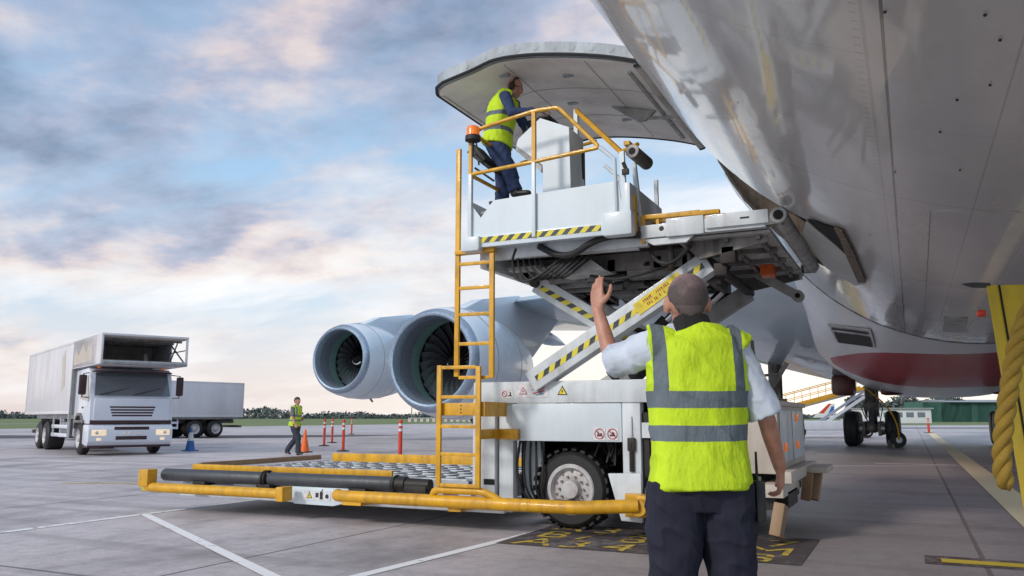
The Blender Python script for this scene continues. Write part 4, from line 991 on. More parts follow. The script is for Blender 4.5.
# ================================================================== TRUCKS
def lamp_set(): pass
def wheel_t(par, x, y, s, r=.50, w=.30, name='wheel', dual=False):
    m = MB(); W = w*(2 if dual else 1)
    m.lathe((x, y, r), (0, s, 0), [(.14, r*.56), (0, r*.58), (.0, r*.80), (.04, r*.95), (.07, r), (W-.07, r), (W-.03, r*.95), (W, r*.8), (W, r*.5)], 28)
    t = m.build(name, M['rubber'], par)
    m = MB(); m.lathe((x, y+s*(-.001), r), (0, s, 0), [(-.01, r*.58), (.03, r*.52), (.10, r*.40), (.09, r*.26), (.0, r*.22), (-.02, r*.16), (-.02, .001)], 24, cap=False)
    m.build('rim', M['rim'], t); return t
def truck(loc, rz, label, overhang, group=None, hbox=3.62, zb=1.25):
    t = thing('catering_truck' if overhang else 'box_truck', label, 'truck', loc, rz, group)
    Wd = 1.2
    # cab (x forward, y left)
    prof = [(-2.05, .55), (-2.05, 2.62), (-.55, 2.66), (-.28, 2.55), (-.02, 1.80), (.04, 1.05), (.04, .95), (-.6, .95), (-.75, 1.12), (-1.05, 1.25), (-1.35, 1.25), (-1.65, 1.12), (-1.85, .85), (-1.9, .55)]
    m = MB(); m.prism([(x, -Wd, z) for x, z in prof], (0, 2*Wd, 0), .035); cab = m.build('cab', M['truckw'], t)
    m = MB(); m.prism([(-.25, -1.05, 2.50), (-.25, 1.05, 2.50), (.02, 1.10, 1.80), (.02, -1.10, 1.80)], (.022, 0, .008)); m.build('windscreen', M['glass'], cab)
    m = MB()
    for y0, y1 in ((-.95, -.1), (0, .85)): m.bar((.055, y0, 1.83), (-.06, y1, 2.05), .02, .02)
    m.build('wiper', M['stick_k'], cab)
    for s in (-1, 1):
        m = MB(); m.prism([(-.42, s*1.202, 2.42), (-1.30, s*1.202, 2.42), (-1.30, s*1.202, 1.72), (-.15, s*1.202, 1.62)], (0, s*.012, 0)); m.build('side_window', M['glass'], cab)
        m = MB(); m.tube([(-.45, s*1.2, 2.5), (-.1, s*1.42, 2.45), (-.1, s*1.42, 1.75), (-.45, s*1.2, 1.75)], .018, 7); m.box((-.16, s*1.32, 1.82), (-.04, s*1.53, 2.42), .04); m.build('mirror', M['maroon'], cab)
        m = MB(); m.box((-1.9, s*1.19, .98), (-.55, s*1.25, 1.06), .02); m.prism([(-.62, s*1.16, .95), (-.78, s*1.16, 1.15), (-1.05, s*1.16, 1.28), (-1.38, s*1.16, 1.28), (-1.65, s*1.16, 1.15), (-1.82, s*1.16, .8), (-1.74, s*1.16, .8), (-1.6, s*1.16, 1.08), (-1.36, s*1.16, 1.2), (-1.05, s*1.16, 1.2), (-.82, s*1.16, 1.1), (-.7, s*1.16, .95)], (0, s*.09, 0)); m.build('wheel_arch', M['machin'], cab)
        m = MB(); m.box((-.95, s*1.205, 1.42), (-.8, s*1.225, 1.47), .01); m.build('door_handle', M['stick_k'], cab)
    # front face
    m = MB(); m.box((.0, -1.1, 1.05), (.08, 1.1, 1.72), .03); m.build('front_panel', M['truckw'], cab)
    m = MB()
    for z in (1.20, 1.285, 1.37, 1.455): m.box((.070, -.66+.3*(1.455-z), z-.025), (.088, .66-.3*(1.455-z), z+.025), .006)
    m.build('grille', M['maroon'], cab)
    m = MB(); m.box((-.3, -1.18, .94), (.06, 1.18, 1.06), .02); m.build('bumper_gap', M['maroon'], cab)
    m = MB(); m.prism([(-.6, -1.22, .93), (.05, -1.22, .93), (.14, -1.22, .80), (.14, -1.22, .42), (.02, -1.22, .28), (-.6, -1.22, .34)], (0, 2.44, 0), .04); bmp = m.build('bumper', M['truckw'], t)
    m = MB(); m.box((.137, -.50, .77), (.150, .50, .86), .004); m.box((.137, -.45, .47), (.150, .45, .58), .004); m.box((-.55, -1.2, .24), (.05, 1.2, .31), .01); m.build('air_intake', M['maroon'], bmp)
    for s in (-1, 1):
        m = MB(); m.box((.130, s*.72, .60), (.155, s*1.12, .77), .02); hl = m.build('headlight', M['lamp'], bmp)
        m = MB(); m.lathe((.15, s*.98, .685), (1, 0, 0), [(0, .055), (.012, .05), (.014, .01)], 14); m.build('bulb_reflector', M['chrome'], hl)
        m = MB(); m.box((.132, s*.85, .45), (.148, s*.98, .53), .01); m.build('fog_light', M['lamp'], bmp)
    m = MB(); m.lathe((-.35, -.95, 2.65), (0, 0, 1), [(0, .05), (.07, .05), (.1, .03)], 12); m.lathe((-.35, .95, 2.65), (0, 0, 1), [(0, .05), (.07, .05), (.1, .03)], 12); m.build('roof_lamp', M['amber'], cab)
    m = MB(); m.box((-.25, -1.15, 2.52), (-.05, 1.15, 2.56), .01); m.build('sun_visor', M['maroon'], cab)
    cab.location.x = .28; bmp.location.x = .28
    # chassis and wheels
    m = MB()
    for y in (-.45, .38): m.box((-9.1, y, .80), (-.3, y+.08, 1.08))
    for x in (-8.8, -7, -5, -3.2): m.box((x, -.9, .95), (x+.12, .9, 1.1))
    m.box((-8.0, -.8, .45), (-7.9, .8, .55)); m.tube([(-1.2, -1, .5), (-1.2, 1, .5)], .08, 8); m.tube([(-6.4, -1, .5), (-6.4, 1, .5)], .1, 8)
    m.box((-9.25, -1.1, .55), (-9.1, 1.1, .68)); m.box((-2.6, -1.0, .5), (-2.15, 1.0, 1.15)); ch = m.build('chassis', M['machin'], t)
    for s in (-1, 1):
        m = MB(); m.box((-5.2, s*1.14, .50), (-2.7, s*1.18, .62), .01); m.box((-5.2, s*1.14, .78), (-2.7, s*1.18, .90), .01)
        for x in (-5.2, -4.0, -2.75): m.box((x, s*1.10, .48), (x+.06, s*1.15, 1.15))
        m.build('side_guard', M['truckw'], ch)
        m = MB(); m.box((-4.6, s*.6, .5), (-3.4, s*1.05, 1.0), .05); m.build('fuel_tank', M['steel'], ch)
    for s in (-1, 1):
        wheel_t(t, -.92, s*1.2, -s)
        for x in (-6.2, -7.5): wheel_t(t, x, s*1.2, -s, dual=True)
    # body
    if overhang:
        m = MB()
        m.box((-10.1, -1.25, zb), (-2.3, 1.25, hbox), .02)
        body = m.build('box_body', M['box'], t)
        m = MB(); X0, X1, zl = -2.3, 1.35, 2.70
        m.box((X0, -1.25, zl), (X1, 1.25, zl+.12), .02); m.box((X0, -1.25, hbox-.07), (X1+.02, 1.25, hbox), .02); m.box((X0, -1.25, zl), (X1-.6, -1.21, hbox-.03)); m.box((X0, 1.21, zl), (X1-1.6, 1.25, hbox-.03))
        for s in (-1, 1): m.box((X1-.07, s*1.19, zl), (X1, s*1.25, hbox), .01)
        m.prism([(X0, -1.25, zl+.1), (X1-.65, -1.25, zl+.1), (X1-.05, -1.25, zl+.12), (X1-.05, -1.25, hbox-.06), (X0, -1.25, hbox-.06)], (0, .03, 0))
        ov = m.build('front_platform_canopy', M['box'], t)
        m = MB()
        m.prism([(X0+.2, -1.256, 3.1), (X0+.55, -1.256, 3.35), (X0+.8, -1.256, 3.1), (X0+1.4, -1.256, 3.45), (X0+1.8, -1.256, 3.15), (X0+2.3, -1.256, 3.5), (X0+2.7, -1.256, 3.1), (X0+2.7, -1.256, 2.85), (X0+.2, -1.256, 2.80)], (0, .002, 0))
        m.prism([(X0-1.6, -1.256, 3.2), (X0-1.2, -1.256, 3.4), (X0-.9, -1.256, 2.2), (X0-1.4, -1.256, 2.0)], (0, .002, 0)); m.build('livery_mark', M['tan'], ov)
        m = MB(); m.tube([(X1+.06, -1.2, zl+.06), (X1+.06, 1.2, zl+.06)], .07, 12); m.build('edge_roll', M['steel'], ov)
        m = MB(); m.box((X0+.01, -1.2, zl+.13), (X0+.04, 1.2, hbox-.08)); m.box((X0, -1.2, hbox-.10), (X1-.1, 1.2, hbox-.071)); m.build('canopy_interior', M['tan'], ov)
        m = MB()
        for x in (-1.6, -.8, 0, .8): m.box((x, -1.2, hbox-.16), (x+.06, 1.2, hbox-.10))
        for s in (-1, 1):
            m.bar((X1-.1, s*1.17, zl+.12), (X1-1.6, s*1.17, hbox-.1), .03, .04); m.bar((X1-1.6, s*1.17, zl+.12), (X1-.8, s*1.17, hbox-.1), .03, .04); m.bar((X1-1.6, s*1.17, zl+.1), (X1-1.6, s*1.17, hbox-.1), .04, .04); m.tube([(X1-.05, s*1.17, zl+.5), (X1-1.6, s*1.17, zl+.5)], .018, 6)
        m.box((.3, .2, zl+.12), (.5, .3, zl+.4)); m.build('canopy_frame', M['machin'], ov)
        m = MB()
        for s in (-1, 1):
            m.bar((-2.25, s*1.22, 1.0), (-2.25, s*1.22, 2.72), .10, .08); m.bar((-4.5, s*.9, 1.05), (-7.5, s*.9, 1.22), .06, .08)
        m.box((-9.0, -1.0, 1.1), (-2.4, 1.0, 1.24)); m.build('lift_frame', M['greyw'], t)
    else:
        m = MB(); m.box((-9.2, -1.25, zb), (-2.3, 1.25, hbox), .03); body = m.build('box_body', M['box'], t)
        m = MB(); m.box((-9.22, -1.24, zb), (-9.19, 1.24, hbox), .01); m.box((-9.2, -1.27, zb-.12), (-2.3, 1.27, zb+.0)); m.build('body_frame', M['machin'], body)
    xr = -10.1 if overhang else -9.2
    m = MB()
    for s in (-1, 1):
        m.box((xr, s*1.25, zb), (-2.3, s*1.262, zb+.09), .004); m.box((xr, s*1.25, hbox-.08), (-2.3, s*1.262, hbox-.01), .004); m.box((xr, s*1.25, zb+.09), (xr+.07, s*1.262, hbox-.08))
        for k in range(6): x = xr+1.2*(k+1); m.box((x, s*1.25, zb+.09), (x+.018, s*1.254, hbox-.08))
    m.build('edge_trim', M['box'], body)
    m = MB(); m.box((.141, -.26, .61), (.146, .26, .72), .002) if True else 0; m.build('number_plate', M['whitep'], bmp)
    m = MB()
    for y in (-.8, 0, .8): m.box((-9.23, y-.02, zb+.1), (-9.2, y+.02, hbox-.1))
    m.build('rear_door_bar', M['steel'], body)
    return t
def heading(lat, dep):
    v = ld(lat, dep); return math.atan2(v.y, v.x)
truck(ld(-11.95, 25.9), heading(.634, -.773), 'white catering truck with raised box overhanging the cab, facing the camera with headlights on', True)
truck(ld(-22.6, 42.6), heading(-.62, -.78), 'plain white box truck parked behind the catering truck, only its box and rear wheels showing', False, hbox=3.15, zb=1.15)

# ================================================================== CONES, POSTS
def cone(loc, label, mat, band, h=.75):
    c = thing('traffic_cone', label, 'traffic cone', loc); k = h/.75
    m = MB(); m.box((-.19*k, -.19*k, 0), (.19*k, .19*k, .035*k), .012); m.build('base', M[mat] if mat == 'blue' else M['rubber'], c)
    m = MB(); m.lathe((0, 0, .03), (0, 0, 1), [(0, .155*k), (.22*k, .115*k)], 20, cap=False)
    m.lathe((0, 0, .03), (0, 0, 1), [(.22*k, .115*k), (.45*k, .072*k), (.70*k, .028*k), (.72*k, .02*k)], 20); m.build('cone_body', M[mat], c)
    if band:
        m = MB(); m.lathe((0, 0, .03), (0, 0, 1), [(.30*k, .1035*k), (.56*k, .0565*k)], 20, cap=False); m.build('sleeve', M['whitep'], c)
    return c
cone(at(190, 451, Z=0), 'blue traffic cone with white sleeve beside the catering truck', 'blue', True, .80)
oc = at(304.5, 452.5, Z=0); cone(oc, 'orange traffic cone carried at the side of the walking worker', 'orange', False, .76)
prot = None
posts = [((324, 446), 'red barrier post with white bands, nearest to the walking worker'), ((332, 443), 'tallest looking red barrier post just right of the one by the walking worker'),
         ((343, 451.5), 'nearest red barrier post of the loose group of four by the walking worker'), ((351.5, 434.5), 'farthest and smallest red barrier post of the loose group of four'),
         ((400, 456), 'lone thicker red barrier post behind the roller deck of the loader')]
def post():
    t = thing('barrier_post', 'x', 'barrier post', (0, 0, 0), 0, 'red barrier posts on the apron')
    m = MB(); m.lathe((0, 0, .03), (0, 0, 1), [(0, .05), (.92, .048), (1.0, .05), (1.04, .04), (1.05, .01)], 16); m.build('post_tube', M['red'], t)
    m = MB(); m.lathe((0, 0, .03), (0, 0, 1), [(.70, .0515), (.78, .0515)], 16, cap=False); m.lathe((0, 0, .03), (0, 0, 1), [(.86, .0515), (.93, .0515)], 16, cap=False); m.build('band', M['whitep'], t)
    m = MB(); m.lathe((0, 0, 0), (0, 0, 1), [(0, .22), (.03, .21), (.05, .08)], 20); m.build('base', M['rubber'], t); return t
prot = post()
for i, ((px, py), lab) in enumerate(posts):
    o = prot if i == 0 else tree_copy(prot); o.location = at(px, py, Z=0); o['label'] = lab
    if i == 4: o.scale = (1.25, 1.25, 1)
o = tree_copy(prot); o.location = at(929, 433, Z=0); o['label'] = 'red barrier post at the far end of the yellow stand line, beyond the landing gear'; o.scale = (1.7, 1.7, 1.0)

# ================================================================== YELLOW EQUIPMENT WITH ROPE, RIGHT EDGE
def cm(px, py, d):  # point on the sight line at a given depth along the camera axis
    p = at(px, py, Y=10); v = p-Vector((0, 0, CH)); fw = Vector((-math.sin(PHI)*math.cos(PIT), math.cos(PHI)*math.cos(PIT), math.sin(PIT)))
    return Vector((0, 0, CH))+v*(d/v.dot(fw))
P = cm(986, 285, 3.6); Q = cm(1026, 525, 3.35)
yc = thing('ground_power_cabinet', 'yellow steel ground support cabinet with panel seams at the right edge', 'equipment', (P.x, P.y, 0), 0, world=True)
front = ld(1, 0); side_ = ld(.62, 1).normalized()
tp = P.z; bx_ = Vector((Q.x, Q.y, 0))
P0 = Vector((P.x, P.y, 0)); lean = (Q-P); low = P+lean*((P.z-.14)/(P.z-Q.z))
m = MB(); a = [P, P+front*1.1+Vector((0, 0, .02)), low+front*1.05, low]; m.prism(a, side_*.75, .006); body = m.build('cabinet_body', M['yellow2'], yc)
m = MB(); nrm = ld(0, -1)
o = nrm*.004; m.quad(P+front*.050+o, P+front*.060+o, low+front*.060+o, low+front*.050+o); m.build('panel_seam', M['black'], body, fix=False)
m = MB()
for s_, t_ in ((.12, .05), (.9, .05), (.12, 1), (.9, 1)):
    c = low+front*s_+side_*(t_*.7); c.z = .07; m.lathe(c-Vector((.03, 0, 0)), (1, 0, 0), [(0, .07), (.05, .07)], 14)
m.build('castor', M['rubber'], yc)
m = MB(); pa = P+Vector((0, 0, -.002)); m.prism([pa+ld(-.105, 0, .008), pa+ld(-.06, 0, .014), pa+ld(.02, 0, .012), pa+ld(.02, 0, -.004), pa+ld(-.06, 0, -.004)], side_*.05); m.build('hinge_lip', M['stick_k'], yc)
for z_, mt_, r_2 in ((-.15, 'red', .016),):
    m = MB(); c = P+lean*.12+ld(.0, .05); m.lathe(c, ld(-1, 0), [(0, r_2), (.02, r_2), (.03, r_2*.6)], 14); m.build('stop_button', M[mt_], yc)
def rope_mat():
    mt, nt, b = newmat('yellow_rope'); f = noise_fac(nt, 220, 5, .8); g_ = noise_fac(nt, 12, 4, .7)
    r = ramp(nt, mth(nt, 'ADD', mth(nt, 'MULTIPLY', f, .6), mth(nt, 'MULTIPLY', g_, .4)), [(.30, (.22, .13, .02)), (.5, (.36, .23, .03)), (.7, (.46, .31, .05))]); nt.links.new(r.outputs[0], b.inputs['Base Color'])
    b.inputs['Roughness'].default_value = .8; bp = N(nt, 'ShaderNodeBump', Strength=.5, Distance=.002); nt.links.new(f, bp.inputs['Height']); nt.links.new(bp.outputs[0], b.inputs['Normal']); return mt
# rope of three twisted strands
path = [cm(1066, 285, 3.05), cm(1045, 292, 3.02), cm(1029, 312, 3.0), cm(1017, 345, 2.98), cm(1010, 385, 2.96), cm(1004, 425, 2.95), cm(1002, 458, 2.95), cm(1004, 480, 2.95), cm(1009, 489, 2.96)]
def spline(P_, n):
    out = []
    for i in range(len(P_)-1):
        p0, p1, p2, p3 = P_[max(i-1, 0)], P_[i], P_[i+1], P_[min(i+2, len(P_)-1)]
        for k in range(n):
            t = k/n; out.append(.5*((2*p1)+(p2-p0)*t+(2*p0-5*p1+4*p2-p3)*t*t+(3*p1-p0-3*p2+p3)*t**3))
    return out+[P_[-1]]
sp_ = spline(path, 16)
rp = thing('hanging_rope', 'thick twisted yellow rope hanging in front of the yellow cabinet', 'rope', tuple(path[4]), 0, world=True)
Ls = [0]
for a, b in zip(sp_, sp_[1:]): Ls.append(Ls[-1]+(b-a).length)
rr = .0170; M['rope'] = rope_mat()
for s in range(3):
    pts = []; x = None
    for i, p in enumerate(sp_):
        d = (sp_[min(i+1, len(sp_)-1)]-sp_[max(i-1, 0)]).normalized()
        x = d.cross(Vector((0, 1, 0))).normalized() if x is None else (x-d*x.dot(d)).normalized()
        an = Ls[i]/.19*2*math.pi+s*2*math.pi/3
        tp_ = min(1, .35+(Ls[-1]-Ls[i])/.08)
        pts.append(p+(x*math.cos(an)+d.cross(x)*math.sin(an))*rr*.98*tp_)
    m = MB(); m.tube(pts, [rr*min(1, .3+(Ls[-1]-l)/.05) for l in Ls], 12); m.build('strand', M['rope'], rp)

# ================================================================== FAR THINGS
bl = thing('belt_loader', 'pale belt loader with raised yellow railed conveyor far beyond the landing gear', 'belt loader', tuple(ld(17.8, 47.0)), heading(1, .1))
m = MB(); m.box((-2.6, -.9, .42), (3.0, .9, .95), .12); m.box((1.2, -.8, .9), (2.2, .8, 1.05), .05); m.build('body', M['truckw'], bl)
for x in (-2.0, 1.9):
    for s in (-1, 1): wheel_t(bl, x, s*.9, -s, .38, .25)
m = MB(); m.bar((-3.6, 0, 1.25), (2.4, 0, 2.75), .9, .18); cv = m.build('conveyor', M['truckw'], bl)
m = MB()
for s in (-1, 1):
    m.bar((-3.6, s*.5, 1.35), (2.4, s*.5, 2.85), .07, .16)
    m.tube([(-3.6, s*.5, 2.1), (2.2, s*.5, 3.55)], .025, 6); m.tube([(-3.6, s*.5, 1.75), (2.2, s*.5, 3.2)], .018, 6)
    for k in range(7): x = -3.5+k*.95; z = 1.4+(x+3.6)*.25; m.tube([(x, s*.5, z), (x, s*.5, z+.7)], .018, 6)
m.build('side_rail', M['yellow'], cv)
m = MB(); m.bar((-.2, -.5, .9), (2.6, -.5, 2.6), .1, .14); m.bar((-.2, .5, .9), (2.6, .5, 2.6), .1, .14); m.build('lift_arm', M['truckw'], bl)
wt = thing('wheeled_trolley', 'small black wheel trolley on a long curved handle beside the landing gear', 'trolley', tuple(ld(14.6, 31.5)), heading(1, 0))
m = MB(); m.lathe((0, -.06, .30), (0, 1, 0), [(0, .13), (.0, .27), (.03, .30), (.09, .30), (.12, .27), (.12, .13)], 24); wq = m.build('wheel', M['rubber'], wt)
m = MB(); m.lathe((0, -.075, .30), (0, 1, 0), [(0, .12), (.02, .12), (.02, .03)], 16); m.build('hub', M['steel'], wq)
m = MB(); m.tube(rounded([(0, -.1, .30), (-.05, -.1, 1.0), (-.5, -.1, 1.7), (-1.2, 0, 2.3)], .4, 6), .03, 8); m.build('handle', M['yellow'], wt)
m = MB(); m.box((-.25, -.05, 0), (-.18, .4, .30), .01); m.bar((-.22, .0, .30), (0, 0, .30), .05, .05); m.build('stand', M['machin'], wt)
tl = thing('distant_airliner_tail', 'tail fin with red, white and blue stripes far away under the wing', 'airplane tail', tuple(ld(90, 240)), heading(1, 0))
m = MB(); m.prism([(-3, 0, 1.0), (3, 0, 1.0), (3.6, 0, 5.0), (1.8, 0, 5.0)], (0, .3, 0)); m.build('fin', M['whitep'], tl)
m = MB(); m.prism([(-1.2, -.02, 2.2), (.2, -.02, 2.2), (2.6, -.02, 5.0), (1.8, -.02, 5.0)], (0, .015, 0)); m.build('red_stripe', M['red'], tl)
m = MB(); m.prism([(1.2, -.02, 1.6), (2.8, -.02, 1.6), (3.4, -.02, 4.2), (2.6, -.02, 4.2)], (0, .015, 0)); m.build('blue_stripe', M['blue'], tl)
hg = thing('hangar', 'long low green hangar on the horizon beyond the landing gear', 'building', tuple(ld(112, 195)), heading(1, .05))
M['green'] = paint('green_cladding', (.05, .15, .115), .6, .3, (.1, .12, .1), scale=.05); M['roofg'] = plain('grey_roof', (.30, .32, .34), .5)
m = MB(); m.box((-9, 0, 0), (40, 20, 4.6)); wl = m.build('wall', M['green'], hg)
m = MB()
for k in range(11): m.box((-8.5+k*4.4, -.12, 0), (-20.2+k*4.4, -.001, 4.6))
m.build('cladding_rib', M['green'], wl)
m = MB(); m.prism([(-9.5, -1, 4.6), (-9.5, 21, 4.6), (-9.5, 10, 5.4)], (50, 0, 0)); m.build('roof', M['roofg'], hg)
m = MB(); m.box((5, -.05, 0), (12, -.01, 3.8)); m.build('door', M['greyw'], hg)
h2 = thing('terminal_hut', 'small white flat roofed building beside the green hangar', 'building', tuple(ld(70, 150)), heading(1, .05))
m = MB(); m.box((-6, 0, 0), (6, 6, 2.6), .1); m.build('wall', M['whitep'], h2)
m = MB()
for k in range(5): m.box((-5+k*2.1, -.03, 1.1), (-3.6+k*2.1, -.001, 2.0))
m.build('window', M['glass'], h2); m = MB(); m.box((-6.3, -.4, 2.6), (6.3, 6.3, 2.8)); m.build('roof', M['roofg'], h2)
br_ = thing('perimeter_barrier', 'thin pale barrier strip along the grass beyond the engines', 'barrier', tuple(ld(-16.5, 200)), 0, world=True)
m = MB()
for k in range(12): m.box(ld(-25+k*1.45, 200, .0), ld(-24.0+k*1.45, 200.3, .75))
m.build('barrier_block', M['tan'], br_); m = MB(); m.bar(ld(-25, 200, .9), ld(-8, 200, .9), .1, .12); m.build('rail', M['whitep'], br_)
lm = thing('light_mast', 'thin lattice mast above the distant treeline beside the engine', 'mast', tuple(ld(-52, 430)))
m = MB(); m.tube([(0, 0, 0), (0, 0, 13)], [.35, .12], 6); m.build('pole', M['machin'], lm)
m = MB(); m.box((-1.2, -.2, 12.5), (1.2, .2, 13.2)); m.build('lamp_head', M['machin'], lm)

# treeline, one ragged mass of foliage
def foliage():
    m_, nt, b = newmat('distant_foliage')
    f = noise_fac(nt, .35, 6, .7, 1, True)
    r = ramp(nt, f, [(.3, (.075, .095, .10)), (.7, (.14, .165, .15))]); nt.links.new(r.outputs[0], b.inputs['Base Color'])  # distance haze mixed into the leaf colour, paler and bluer
    b.inputs['Roughness'].default_value = .9; return m_
M['fol'] = foliage()
m = MB(); rnd = random.Random(3)
def clump(lat, dep, r, zz):
    c = ld(lat, dep, zz)
    for k in range(14):
        d = Vector((rnd.gauss(0, 1), rnd.gauss(0, 1), rnd.gauss(0, .8))).normalized()*rnd.uniform(.5, 1)*r
        q = c+d; s = r*rnd.uniform(.25, .5)
        t1 = Vector((rnd.gauss(0, 1), rnd.gauss(0, 1), rnd.gauss(0, 1))).normalized()*s; t2 = Vector((rnd.gauss(0, 1), rnd.gauss(0, 1), rnd.gauss(0, 1))).normalized()*s
        m.quad(q-t1, q-t2, q+t1, q+t2)
for k in range(1500):
    lat = -480+k*.69+rnd.uniform(-.5, .5); dep = 560+rnd.uniform(-25, 60)
    hh = 4.6+2.2*math.sin(lat*.021)+1.3*math.sin(lat*.11+1)+rnd.uniform(-.8, .8)
    for zz in (.8, hh-1.4): 
        clump(lat, dep, 2.3, max(.8, zz))
tr = kind(m.build('treeline', M['fol'], None, fix=False), 'stuff'); tag(tr, 'dark green treeline along the whole horizon beyond the airfield grass', 'trees')
m = MB(); rnd = random.Random(5)
for k in range(160):
    lat = 84+k*.16; dep = 205+rnd.uniform(-4, 4); hh = 5+1.2*math.sin(lat*.6)+rnd.uniform(-.5, .5)
    for zz in (1, 2.3, 3.6, hh-.6): clump(lat, dep, 1.1, zz)
th = kind(m.build('hedge', M['fol'], None, fix=False), 'stuff'); tag(th, 'dense bushes between the white hut and the green hangar', 'bushes')

# ================================================================== GROUND
def concrete():
    m, nt, b = newmat('apron_concrete')
    g = nt.nodes.new('ShaderNodeNewGeometry'); sx = nt.nodes.new('ShaderNodeSeparateXYZ')
    nt.links.new(g.outputs['Position'], sx.inputs[0]); x, y, z = sx.outputs
    f1 = noise_fac(nt, .12, 8, .65, 1, True); f2 = noise_fac(nt, 1.3, 9, .7, (1, .45, 1), True); f3 = noise_fac(nt, 34, 4, .7, 1, True)
    base = ramp(nt, f1, [(.3, (.44, .405, .415)), (.7, (.62, .575, .59))])
    c = mixc(nt, .75, base.outputs[0], ramp(nt, f2, [(.30, (.48, .46, .49)), (.48, (.92, .92, .93)), (.70, (1.18, 1.17, 1.17))]).outputs[0], 'MULTIPLY')
    c = mixc(nt, .35, c, ramp(nt, f3, [(.3, (.55, .55, .55)), (.7, (1.25, 1.25, 1.25))]).outputs[0], 'MULTIPLY')
    # slabs differ a little in tone
    def cell(s, per, off): return mth(nt, 'FLOOR', mth(nt, 'DIVIDE', mth(nt, 'SUBTRACT', s, off), per))
    def dist(s, per, off):
        fr = mth(nt, 'FRACT', mth(nt, 'DIVIDE', mth(nt, 'SUBTRACT', s, off), per)); return mth(nt, 'MULTIPLY', mth(nt, 'MINIMUM', fr, mth(nt, 'SUBTRACT', 1.0, fr)), per)
    cx_, cy_ = cell(x, 5.5, .45), cell(y, 6.0, 4.3)
    cb = nt.nodes.new('ShaderNodeCombineXYZ'); nt.links.new(cx_, cb.inputs[0]); nt.links.new(cy_, cb.inputs[1])
    wn = nt.nodes.new('ShaderNodeTexWhiteNoise'); nt.links.new(cb.outputs[0], wn.inputs['Vector'])
    c = mixc(nt, .16, c, ramp(nt, wn.outputs['Value'], [(0, (.45, .45, .47)), (1, (1.4, 1.38, 1.38))]).outputs[0], 'MULTIPLY')
    wob = mth(nt, 'MULTIPLY', mth(nt, 'SUBTRACT', f2, .5), .03)
    j = mth(nt, 'MINIMUM', mth(nt, 'ADD', dist(x, 5.5, .45), wob), mth(nt, 'ADD', dist(y, 6.0, 4.3), wob))
    jl = mth(nt, 'LESS_THAN', j, .020)
    c = mixc(nt, mth(nt, 'MULTIPLY', jl, .75), c, (.035, .028, .028))
    # oil and tyre stains
    st = noise_fac(nt, .55, 6, .6, (1, .5, 1), True); sr = ramp(nt, st, [(.54, (0, 0, 0)), (.70, (1, 1, 1))])
    c = mixc(nt, mth(nt, 'MULTIPLY', sr.outputs[0], .62), c, (.08, .07, .072))
    tk = noise_fac(nt, .9, 5, .6, (.12, 1.9, 1), True); tkr = ramp(nt, tk, [(.50, (0, 0, 0)), (.62, (1, 1, 1))])
    c = mixc(nt, mth(nt, 'MULTIPLY', tkr.outputs[0], .30), c, (.12, .105, .11))
    gr_ = noise_fac(nt, 7, 8, .75, 1, True); c = mixc(nt, .55, c, ramp(nt, gr_, [(.32, (.60, .58, .60)), (.5, (1, 1, 1)), (.68, (1.22, 1.21, 1.22))]).outputs[0], 'MULTIPLY')
    # soft shade below the aircraft and the loader, painted into the concrete
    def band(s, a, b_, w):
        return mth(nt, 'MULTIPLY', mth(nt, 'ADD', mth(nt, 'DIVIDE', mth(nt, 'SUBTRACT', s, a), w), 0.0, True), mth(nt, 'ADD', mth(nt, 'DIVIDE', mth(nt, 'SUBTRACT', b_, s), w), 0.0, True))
    belly_shade = mth(nt, 'MULTIPLY', band(x, -3.5, 12.0, 2.0), band(y, -10.0, 34.0, 6.0))
    c = mixc(nt, mth(nt, 'MULTIPLY', belly_shade, mth(nt, 'ADD', mth(nt, 'MULTIPLY', f2, .7), .22)), c, (.19, .15, .14))
    nt.links.new(c, b.inputs['Base Color'])
    nt.links.new(mth(nt, 'ADD', mth(nt, 'MULTIPLY', f2, .35), .34), b.inputs['Roughness'])
    bp = N(nt, 'ShaderNodeBump', Strength=.35, Distance=.01); nt.links.new(mth(nt, 'ADD', f3, mth(nt, 'MULTIPLY', jl, -1.5)), bp.inputs['Height']); nt.links.new(bp.outputs[0], b.inputs['Normal'])
    return m
def flat(name, base, rough, sc, base2):
    m, nt, b = newmat(name); f = noise_fac(nt, sc, 8, .7, 1, True); f2 = noise_fac(nt, sc*9, 5, .7, 1, True)
    r = ramp(nt, mth(nt, 'ADD', mth(nt, 'MULTIPLY', f, .6), mth(nt, 'MULTIPLY', f2, .4)), [(.35, base), (.65, base2)]); nt.links.new(r.outputs[0], b.inputs['Base Color'])
    b.inputs['Roughness'].default_value = rough; return m
def worn_paint(name, col, thr=.42, under=(.17, .16, .17), sc=9):
    m, nt, b = newmat(name); f = noise_fac(nt, sc, 8, .75, 1, True); f2 = noise_fac(nt, sc*.14, 4, .6, 1, True)
    k = ramp(nt, mth(nt, 'ADD', mth(nt, 'MULTIPLY', f, .6), mth(nt, 'MULTIPLY', f2, .4)), [(thr, (0, 0, 0)), (thr+.09, (1, 1, 1))])
    nt.links.new(mixc(nt, k.outputs[0], under, col), b.inputs['Base Color']); b.inputs['Roughness'].default_value = .6; return m
def sheet(name, pts, mat, z, **kw):
    m = MB(); m.quad(*[(p[0], p[1], z) for p in pts]); o = m.build(name, mat, None, fix=False); kind(o, 'structure'); return o
mc = concrete()
sheet('ground', [(-1800, -1800), (1800, -1800), (1800, 1800), (-1800, 1800)], flat('far_ground', (.07, .09, .045), .9, .05, (.10, .12, .06)), -.012)
ap = [ld(-260, -120), ld(260, -120), ld(260, 118), ld(60, 118), ld(-10, 150), ld(-35, 100), ld(-60, 72), ld(-260, 72)]
